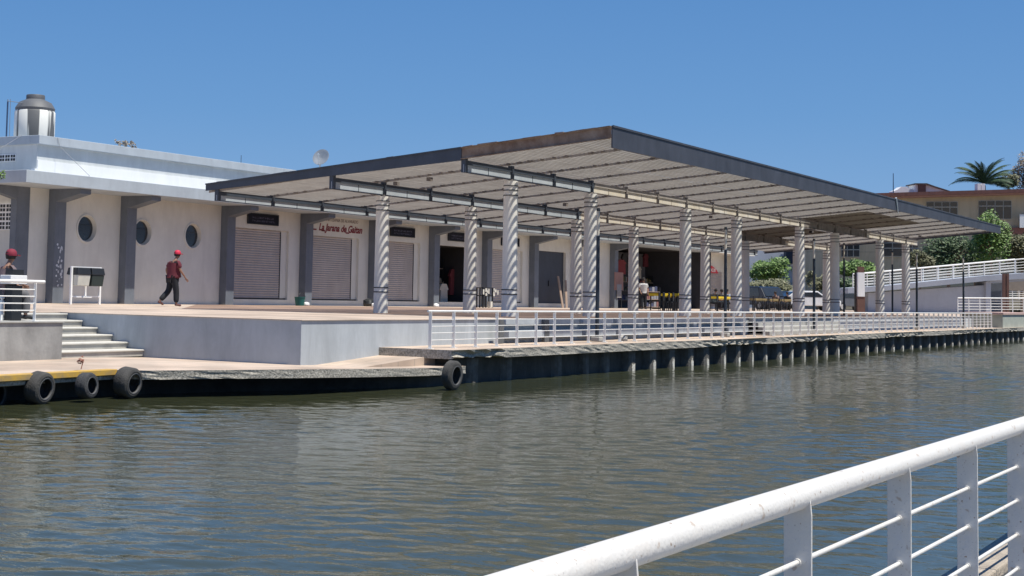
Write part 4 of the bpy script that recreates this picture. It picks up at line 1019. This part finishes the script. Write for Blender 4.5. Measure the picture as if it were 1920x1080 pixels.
# shelf with goods
q = gY(1222, 35); r = thing('display_shelf', 'dark display shelf with goods in the market recess', 'shelf', q)
for z in (.1, .55, 1.0): MB().box(q.x-1.3, q.x+1.3, 35, 35.5, ZP+z, ZP+z+.04).build('shelf_board', woodm, r)
for s in (-1.3, 1.26): MB().box(q.x+s, q.x+s+.04, 35, 35.5, ZP, ZP+1.3).build('side_panel', black, r)
m1 = MB(); rn2 = random.Random(3)
cols = [mat('goods_a', (.22, .1, .09), .8), mat('goods_b', (.25, .25, .27), .8), mat('goods_c', (.05, .06, .12), .8)]
for z in (.14, .59, 1.04):
    x = q.x-1.2; kq = 0
    while x < q.x+.9:
        w = rn2.uniform(.36, .5); h = rn2.uniform(.16, .34); kq += 1
        o = MB().box(x, x+w*.85, 35.05, 35.35, ZP+z+.001, ZP+z+h).build('goods_box', rn2.choice(cols)); tag(o, '%s box from the left on the %s board of the dark display shelf' % (ordinal(kq), {.14: 'lowest', .59: 'middle', 1.04: 'top'}[z]), 'box', 'boxes on the display shelf'); x += w
# dark kiosk with white frame
q = atY(1235, 560, 40.0)
# rack by the wall
q = Vector((63.6, 34.9, ZP)); r = thing('craft_stand', 'black wire stand holding white craft items in front of the wall', 'stand', q)
m1 = MB()
for sx_ in (-.45, -.15, .15, .5):
    for sy2 in (0, .5): m1.box(q.x+sx_-.03, q.x+sx_+.03, q.y+sy2, q.y+sy2+.05, ZP, ZP+.95)
m1.box(q.x-.48, q.x+.53, q.y, q.y+.55, ZP+.55, ZP+.6); m1.box(q.x-.48, q.x+.53, q.y, q.y+.55, ZP+.93, ZP+.97); m1.build('frame', black, r)
m1 = MB(); rn2 = random.Random(6)
for i in range(9):
    x = q.x+rn2.uniform(-.6, .75); z = ZP+rn2.uniform(.62, 1.0); MB().box(x, x+rn2.uniform(.08, .2), q.y-.05-.012*i, q.y-.04-.012*i, z-rn2.uniform(.05, .3), z).build('craft_item', mat('white_craft', (.6, .58, .52), .8), r)
MB().box(q.x+.1, q.x+.3, q.y-.1, q.y+.1, ZP+.02, ZP+.3).build('craft_item', mat('white_craft', (.6, .58, .52), .8), r)
# leaning planks
for i, (px, dx) in enumerate(((1047, .0), (1054, .5))):
    q = gY(px, 36.9); m1 = MB(); m1.hexa([(-.1, -.3, 0), (.1, -.3, 0), (.1, -.26, 0), (-.1, -.26, 0)], [(.25+dx, .2, 1.75-.2*i), (.45+dx, .2, 1.75-.2*i), (.45+dx, .24, 1.75-.2*i), (.25+dx, .24, 1.75-.2*i)])
    o = m1.build('plank', woodm); o.location = q; tag(o, ['longer wooden plank leaning by the dark blue door', 'shorter wooden plank leaning by the dark blue door'][i], 'plank')
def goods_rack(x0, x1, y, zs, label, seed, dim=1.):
    rn = random.Random(seed); r = thing('goods_rack', label, 'shelf', (x0, y, ZP))
    for z in zs: MB().box(x0, x1, y, y+.4, z, z+.03).build('shelf_board', woodm, r)
    for s in (x0-.04, x1): MB().box(s, s+.04, y, y+.4, ZP, zs[-1]+.5).build('side_panel', black, r)
    cc = [(.25, .05, .05), (.10, .11, .20), (.30, .27, .22), (.06, .12, .10), (.22, .12, .16), (.35, .33, .30), (.20, .16, .05)]
    for z in zs:
        x = x0+.05
        while x < x1-.3:
            w = rn.uniform(.18, .42); h = rn.uniform(.15, .40); k = rn.randrange(7); c_ = cc[k]
            m1 = MB(); m1.hexa([(x, y+.05, z+.031), (x+w, y+.05, z+.031), (x+w, y+.3, z+.031), (x, y+.3, z+.031)], [(x+w*rn.uniform(0, .2), y+.05, z+h), (x+w*rn.uniform(.7, 1), y+.05, z+h*rn.uniform(.8, 1)), (x+w*.9, y+.3, z+h), (x+w*.1, y+.3, z+h)])
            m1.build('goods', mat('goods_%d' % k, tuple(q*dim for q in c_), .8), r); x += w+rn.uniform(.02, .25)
    return r
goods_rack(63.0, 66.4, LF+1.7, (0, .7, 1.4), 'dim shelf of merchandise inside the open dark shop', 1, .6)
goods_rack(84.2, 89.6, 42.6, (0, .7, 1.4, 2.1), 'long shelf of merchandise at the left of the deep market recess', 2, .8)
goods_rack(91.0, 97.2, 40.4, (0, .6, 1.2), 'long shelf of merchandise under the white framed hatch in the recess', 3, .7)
hanging(1190, 480, 40.5, 1.0, .7, mat('blue_cloth', (.05, .07, .15), .9), 'blue garment hanging behind the striped column in the recess')
hanging(1303, 470, 39.0, 1.1, 1.3, mat('black_cloth', (.02, .02, .022), .9), 'black garment hanging between the third front column and the next')
gl = [(1212, 476, 41.0, .9, .9, 'maroon', (.12, .02, .03), 'left of the white framed hatch'), (1255, 500, 40.0, .8, 1.1, 'brown', (.12, .07, .05), 'under the white framed hatch'), (1270, 478, 40.6, .7, 1.3, 'dark red', (.14, .02, .02), 'right of the white framed hatch'),
      (1199, 500, 40.2, .8, .8, 'cream', (.35, .32, .27), 'above the person in white'), (1312, 505, 39.0, .7, .8, 'grey', (.2, .2, .21), 'low between two columns right of the recess'), (1149, 520, 38.6, .7, 1.4, 'dark green', (.03, .06, .04), 'left of the pink poster board'), (851, 505, 38.6, .8, 1.3, 'dark red', (.12, .02, .025), 'in the open dark shop, right of the cream one'), (866, 478, 38.8, .7, .9, 'blue', (.04, .06, .12), 'high in the open dark shop')]
for k, (px, py, Y, w, h, cn, col_, wh) in enumerate(gl): hanging(px, py, Y, w, h, mat('cloth_%d' % k, col_, .9), cn+' garment hanging '+wh)
# teal bucket and rag
q = atZ(562, 572.4, ZP); b0 = thing('bucket', 'teal plastic bucket at the foot of the wall between the first two shutters', 'bucket', (q.x, 36.4, ZP)); x = atY(562, 572, 36.4).x; b0.location.x = x
MB().lathe([(0, 0), (.17, 0), (.22, .34), (.235, .34), (.235, .36), (.205, .36), (.165, .02), (0, .02)], (x, 36.4, ZP), n=28).build('tub', teal, b0, smooth=True)
m1 = MB(); P = [Vector((x+.23*math.cos(t), 36.4-.1, ZP+.34+.2*math.sin(t))) for t in [math.pi*i/10 for i in range(11)]]
for a, b_ in zip(P[:-1], P[1:]): m1.tube(a, b_, .008, n=5)
m1.build('handle', black, b0)
def lumpy(name, m, loc, r_, label, cat):
    rn = random.Random(5); prof = [(0, 0), (r_*.8, 0), (r_, r_*.4), (r_*.85, r_*.85), (r_*.4, r_*1.1), (0, r_*1.15)]
    o = MB().lathe(prof, (0, 0, 0), n=14).build(name, m, smooth=True)
    for v_ in o.data.vertices: v_.co *= 1+rn.uniform(-.12, .12)
    o.location = loc; return tag(o, label, cat)
lumpy('rag_bundle', whiteb, (atY(575, 572, 36.3).x, 36.3, ZP), .13, 'small white bundle on the ground right of the teal bucket', 'bundle')
lumpy('stone', whiteb, (atY(702, 573, 36.0).x, 36.0, ZP), .13, 'small white stone at the foot of the third pilaster', 'stone')
lumpy('sack', black, (atY(692, 573, 36.6).x, 36.6, ZP), .28, 'black sack slumped against the pilaster left of the nearest column', 'sack')
lumpy('stone', whiteb, (atY(818, 574, 36.0).x, 36.0, ZP), .14, 'small white stone at the foot of the pilaster left of the open dark shop', 'stone')
lumpy('stone', concl, (34.1+2.2, 15.9, ZD), .12, 'pale stone block beside the first lamp post', 'stone')

# ------------------------------------------------------------------ two-bin stand
b0 = thing('bin_stand', 'white metal frame holding a white and a dark green bin by the round window', 'litter bin', (35.6, 35.0, ZP))
y = 35.0; x0 = atY(132, 571, y).x; x1 = atY(186, 571, y).x
for X in (x0, x1): MB().box(X-.035, X+.035, y-.03, y+.03, ZP, ZP+1.22).build('post', whiteb, b0)
m1 = MB(); m1.box(x0-.03, x1+.03, y-.025, y+.025, ZP+1.20, ZP+1.23); m1.box(x0, x1, y-.02, y+.02, ZP+.24, ZP+.28); m1.box((x0+x1)/2-.03, (x0+x1)/2+.03, y-.02, y+.02, ZP+.26, ZP+.62); m1.box(x0+.1, x0+.34, y-.15, y+.15, ZP+.23, ZP+.262); m1.box((x0+x1)/2-.2, (x0+x1)/2+.2, y-.1, y+.1, ZP+.225, ZP+.258)
m1.build('crossbar', whiteb, b0)
for i, (a, b_, m) in enumerate(((x0+.06, (x0+x1)/2-.04, mat('off_white_bin', (.55, .55, .50), .6)), ((x0+x1)/2+.04, x1-.06, mat('dark_green_bin', (.02, .035, .035), .5)))):
    c = (a+b_)/2; w = (b_-a)/2; m1 = MB(); m1.hexa([(c-w*.95, y-.2, ZP+.60), (c+w*.95, y-.2, ZP+.60), (c+w*.95, y+.2, ZP+.60), (c-w*.95, y+.2, ZP+.60)], [(a, y-.25, ZP+.96), (b_, y-.25, ZP+.96), (b_, y+.25, ZP+.96), (a, y+.25, ZP+.96)])
    o = m1.build('bin', m, b0, bevel=.02)
    m2 = MB(); m2.hexa([(a-.02, y-.27, ZP+.962), (b_+.02, y-.27, ZP+.962), (b_+.02, y+.27, ZP+.962), (a-.02, y+.27, ZP+.962)], [(a, y-.22, ZP+1.19), (b_, y-.22, ZP+1.19), (b_, y+.22, ZP+1.19), (a, y+.22, ZP+1.19)])
    kid(m2, 'lid', black, o, bevel=.02)

# ------------------------------------------------------------------ people
def skin(name, pts, edges, m, par, sub_=2, root=0):
    names = list(pts); idx = {k: i for i, k in enumerate(names)}
    me = bpy.data.meshes.new(name); me.from_pydata([pts[k][0] for k in names], [(idx[a], idx[b_]) for a, b_ in edges], []); me.materials.append(m)
    o = bpy.data.objects.new(name, me); C.objects.link(o); o.parent = par
    md = o.modifiers.new('skin', 'SKIN'); md.use_smooth_shade = True; md.branch_smoothing = .6
    sv = me.skin_vertices[0].data
    for k in names:
        r_ = pts[k][1]; sv[idx[k]].radius = r_ if isinstance(r_, tuple) else (r_, r_); sv[idx[k]].use_root = False
    sv[root].use_root = True
    ms = o.modifiers.new('sub', 'SUBSURF'); ms.levels = sub_; ms.render_levels = sub_
    return o
def person(loc, rz, label, pose, cols, cap=None, hair=(.02, .015, .012), scale=1.):
    r = thing('person', label, 'person', (0, 0, 0))
    sk = mat('skin_tone', (.28, .15, .10), .6)
    P = pose
    body = {}; E = []
    def v3(k): return Vector(P[k])
    def add(k, p, rad): body[k] = (tuple(p), rad)
    add('pelvis', v3('pelvis'), (.13, .10)); add('waist', v3('pelvis').lerp(v3('chest'), .5), (.13, .10)); add('chest', v3('chest'), (.155, .115)); add('neckb', v3('neck'), (.065, .06)); 
    hd = v3('head'); nk = v3('neck')
    add('neckt', nk.lerp(hd, .42), .05); add('hd1', hd-Vector((0, 0, .045)), (.066, .075)); add('hd2', hd+Vector((0, 0, .045)), (.076, .088)); add('hd3', hd+Vector((0, 0, .10)), (.05, .055))
    fwd = Vector((1, 0, 0))
    if 'face' in P: fwd = Vector(P['face']).normalized()
    add('nose', hd+fwd*.098+Vector((0, 0, -.005)), .012); add('chin', hd+fwd*.05+Vector((0, 0, -.09)), .03)
    E += [('pelvis', 'waist'), ('waist', 'chest'), ('chest', 'neckb'), ('neckb', 'neckt'), ('neckt', 'hd1'), ('hd1', 'hd2'), ('hd2', 'hd3'), ('hd1', 'chin'), ('hd2', 'nose')]
    for s in 'LR':
        sh, el, wr, hp, kn, an, toe = [v3(k+s) for k in ('sh', 'el', 'wr', 'hip', 'kn', 'an', 'toe')]
        add('sh'+s, sh, .055); add('el'+s, el, .038); add('wr'+s, wr, .026); d = (wr-el).normalized(); hand = wr+d*.07; add('hand'+s, hand, (.038, .018))
        E += [('chest', 'sh'+s), ('sh'+s, 'el'+s), ('el'+s, 'wr'+s), ('wr'+s, 'hand'+s)]
        side = d.cross(Vector((0, 1, 0))).normalized() if abs(d.y) < .9 else Vector((1, 0, 0))
        for q, (o_, ln) in enumerate(((-.027, .065), (-.009, .078), (.010, .073), (.028, .058))):
            a = hand+side*o_+d*.025; b_ = a+d*ln*.5; c = b_+(d*.8+Vector((.0, -.3, -.2))*.6).normalized()*ln*.45
            add('f%d%sa' % (q, s), a, .009); add('f%d%sb' % (q, s), b_, .0085); add('f%d%sc' % (q, s), c, .007); E += [('hand'+s, 'f%d%sa' % (q, s)), ('f%d%sa' % (q, s), 'f%d%sb' % (q, s)), ('f%d%sb' % (q, s), 'f%d%sc' % (q, s))]
        a = wr+d*.03-side*.03; b_ = a+(d-side*.8).normalized()*.04; add('t%sa' % s, a, .011); add('t%sb' % s, b_, .009); E += [('wr'+s, 't%sa' % s), ('t%sa' % s, 't%sb' % s)]
        add('hip'+s, hp, .085); add('kn'+s, kn, .055); add('an'+s, an, .036); add('toe'+s, toe, (.038, .025))
        E += [('pelvis', 'hip'+s), ('hip'+s, 'kn'+s), ('kn'+s, 'an'+s), ('an'+s, 'toe'+s)]
    skin('body', body, E, sk, r)
    # shirt
    S1 = {}; E1 = []
    pe, chs = v3('pelvis'), v3('chest')
    S1['hem'] = (tuple(pe-Vector((0, 0, .05))), (.25, .225)); S1['w'] = (tuple(pe.lerp(chs, .5)), (.26, .235)); S1['c'] = (tuple(chs), (.24, .215)); S1['n'] = (tuple(v3('neck')-Vector((0, 0, .03))), (.115, .11))
    E1 += [('hem', 'w'), ('w', 'c'), ('c', 'n')]
    for s in 'LR':
        sh, el = v3('sh'+s), v3('el'+s); S1['s'+s] = (tuple(sh), .105); S1['e'+s] = (tuple(sh.lerp(el, .8)), .078); E1 += [('c', 's'+s), ('s'+s, 'e'+s)]
    skin('shirt', S1, E1, cols[0], r, root=1)
    T1 = {'p': (tuple(pe-Vector((0, 0, .02))), (.155, .125))}; E1 = []
    for s in 'LR':
        hp, kn, an = v3('hip'+s), v3('kn'+s), v3('an'+s)
        T1['h'+s] = (tuple(hp), .125); T1['k'+s] = (tuple(kn), .095); T1['a'+s] = (tuple(kn.lerp(an, .93)), .088); E1 += [('p', 'h'+s), ('h'+s, 'k'+s), ('k'+s, 'a'+s)]
    skin('trousers', T1, E1, cols[1], r)
    for s in 'LR':
        an, toe = v3('an'+s), v3('toe'+s); d = (toe-an); hl = an-Vector((d.x, d.y, 0)).normalized()*.05
        skin('shoe', {'h': (tuple(hl-Vector((0, 0, .015))), (.045, .042)), 'm': (tuple(an.lerp(toe, .45)), (.048, .04)), 't': (tuple(toe+Vector((d.x, d.y, 0)).normalized()*.02), (.045, .028))}, [('h', 'm'), ('m', 't')], cols[2], r)
    T = Matrix.Identity(3)
    if cap:
        m1 = MB(); m1.lathe([(.104, .02), (.108, .05), (.10, .095), (.07, .135), (.03, .152), (0, .155)], hd-Vector((.004, 0, .0)), n=24)
        o = m1.build('cap', cap, None, smooth=True); o.parent = r
        m2 = MB(); sd = fwd.cross(Vector((0, 0, 1))); q = hd+Vector((0, 0, .035))
        m2.prism([q+fwd*.09-sd*.085, q+fwd*.155-sd*.07+Vector((0, 0, -.012)), q+fwd*.185+Vector((0, 0, -.018)), q+fwd*.155+sd*.07+Vector((0, 0, -.012)), q+fwd*.09+sd*.085], (0, 0, .012))
        b_ = m2.build('brim', cap, None); b_.parent = o
    h1 = MB(); h1.lathe([(.085, -.04), (.096, .0), (.1, .04), (.095, .09), (.06, .13), (0, .142)], hd-fwd*.012, n=20); o = h1.build('hair', mat('dark_hair', hair, .8), None, smooth=True); o.parent = r
    e1 = MB(); sd = fwd.cross(Vector((0, 0, 1)))
    for s in (-1, 1): e1.tube(hd+fwd*.082+sd*s*.032+Vector((0, 0, .012)), hd+fwd*.091+sd*s*.032+Vector((0, 0, .012)), .010, n=8)
    o = e1.build('eye', mat('eye_dark', (.03, .02, .02), .3), None); o.parent = r
    r.rotation_euler = (0, 0, rz); r.location = loc; r.scale = (scale,)*3; return r
walk = dict(pelvis=(0, 0, .90), chest=(.05, 0, 1.28), neck=(.09, 0, 1.46), head=(.15, .0, 1.60),
            shL=(.04, .19, 1.38), elL=(-.10, .25, 1.14), wrL=(-.02, .24, .90), shR=(.08, -.19, 1.38), elR=(.14, -.26, 1.12), wrR=(.32, -.25, .90),
            hipL=(0, .10, .86), knL=(-.06, .11, .48), anL=(-.36, .11, .17), toeL=(-.24, .11, .05), hipR=(.02, -.10, .86), knR=(.10, -.10, .47), anR=(.10, -.11, .08), toeR=(.25, -.12, .035))
mar = mat('maroon_shirt', (.12, .018, .03), .85); drk = mat('dark_trousers', (.010, .012, .018), .85)
person((37.02, 31.78, ZP), -.42, 'man in a maroon shirt, dark trousers and red cap walking past the round windows', walk, (mar, drk, mat('brown_shoe', (.12, .05, .045), .7)), cap=mat('red_cap', (.55, .02, .06), .7), scale=1.03)
sit = dict(pelvis=(0, 0, .50), chest=(.06, 0, .86), neck=(.10, 0, 1.04), head=(.15, 0, 1.18),
           shL=(.06, .19, .97), elL=(.18, .25, .74), wrL=(.36, .15, .66), shR=(.06, -.19, .97), elR=(.18, -.25, .74), wrR=(.36, -.15, .66),
           hipL=(.02, .10, .49), knL=(.42, .12, .50), anL=(.42, .12, .09), toeL=(.57, .13, .035), hipR=(.02, -.10, .49), knR=(.42, -.12, .50), anR=(.42, -.12, .09), toeR=(.57, -.13, .035))
pl_ = mat('dark_red_check', (.12, .05, .06), .85)
q = atZ(5, 603, -.60)
person((atY(5, 540, 21.3).x, 21.3, -.60), -.3, 'person in a maroon cap sitting behind the short white railing at the left edge', sit, (mat('grey_shirt', (.16, .12, .13), .9), mat('grey_trousers', (.12, .12, .13), .9), black), cap=mat('maroon_cap', (.20, .015, .035), .8))
st_ = thing('stool', 'white plastic stool under the seated person at the left edge', 'stool', (atY(5, 540, 21.3).x, 21.3, -.60)); sx0 = st_.location.x
MB().box(sx0-.18, sx0+.18, 21.12, 21.48, -.20, -.165).build('seat', whiteb, st_, bevel=.015)
for a in (-1, 1):
    for b_ in (-1, 1): MB().hexa([(sx0+a*.18-.02, 21.3+b_*.18-.02, -.60), (sx0+a*.18+.02, 21.3+b_*.18-.02, -.60), (sx0+a*.18+.02, 21.3+b_*.18+.02, -.60), (sx0+a*.18-.02, 21.3+b_*.18+.02, -.60)], [(sx0+a*.14-.02, 21.3+b_*.14-.02, -.201), (sx0+a*.14+.02, 21.3+b_*.14-.02, -.201), (sx0+a*.14+.02, 21.3+b_*.14+.02, -.201), (sx0+a*.14-.02, 21.3+b_*.14+.02, -.201)]).build('leg', whiteb, st_)
# dark pedestal with a white box
qx = atY(25, 550, 21.0).x
pd = thing('pedestal_box', 'black pedestal carrying a white box behind the short railing at the left', 'pedestal', (qx, 21, -.60))
MB().box(qx-.10, qx+.15, 20.92, 21.12, -.60, atY(25, 535, 21).z).build('column', black, pd, bevel=.01)
MB().box(qx-.19, qx+.22, 20.88, 21.16, atY(25, 532.5, 21).z, atY(25, 516, 21).z).build('white_box', whiteb, pd, bevel=.01)
MB().box(qx-.10, qx+.17, 20.92, 21.12, atY(25, 515.8, 21).z, atY(25, 505, 21).z).build('head', black, pd, bevel=.01)
# far people
stand = dict(pelvis=(0, 0, .93), chest=(.0, 0, 1.30), neck=(.0, 0, 1.48), head=(.03, .0, 1.63),
             shL=(0, .19, 1.40), elL=(0, .25, 1.14), wrL=(.12, .22, .92), shR=(0, -.19, 1.40), elR=(0, -.26, 1.14), wrR=(.14, -.22, .95),
             hipL=(0, .10, .88), knL=(.02, .11, .48), anL=(0, .12, .08), toeL=(.14, .13, .035), hipR=(0, -.10, .88), knR=(.03, -.11, .48), anR=(0, -.12, .08), toeR=(.14, -.13, .035))
ws = mat('white_shirt', (.5, .48, .46), .9)
person(gY(1206, 33.0), -2.3, 'person in a white shirt standing beside the striped column in the market recess', stand, (ws, drk, black))
def seated(px, Y, rz, col, label):
    g = gY(px, Y); person(g, rz, label, sit, (col, drk, black))
    c_ = chair(g+Vector((-.0, 0, 0)), rz-math.pi/2, black, 'dark chair under the '+label, 'occupied chairs')
seated(1338, 32.6, -.8, mat('grey_green_shirt', (.08, .1, .1), .9), 'person in dark grey sitting left behind the yellow table')
seated(1349, 33.2, -1.4, mat('black_shirt', (.02, .02, .02), .9), 'person in black sitting in the middle behind the yellow table')
seated(1366, 32.0, 2.6, mat('pale_blue_shirt', (.25, .28, .33), .9), 'person in pale blue sitting right of the yellow table')
seated(1456, 33.5, 2.8, mat('brown_shirt', (.16, .11, .1), .9), 'person in brown sitting at the tan tables')
seated(1478, 33.0, 2.9, black, 'person in black sitting at the right end of the tan tables')
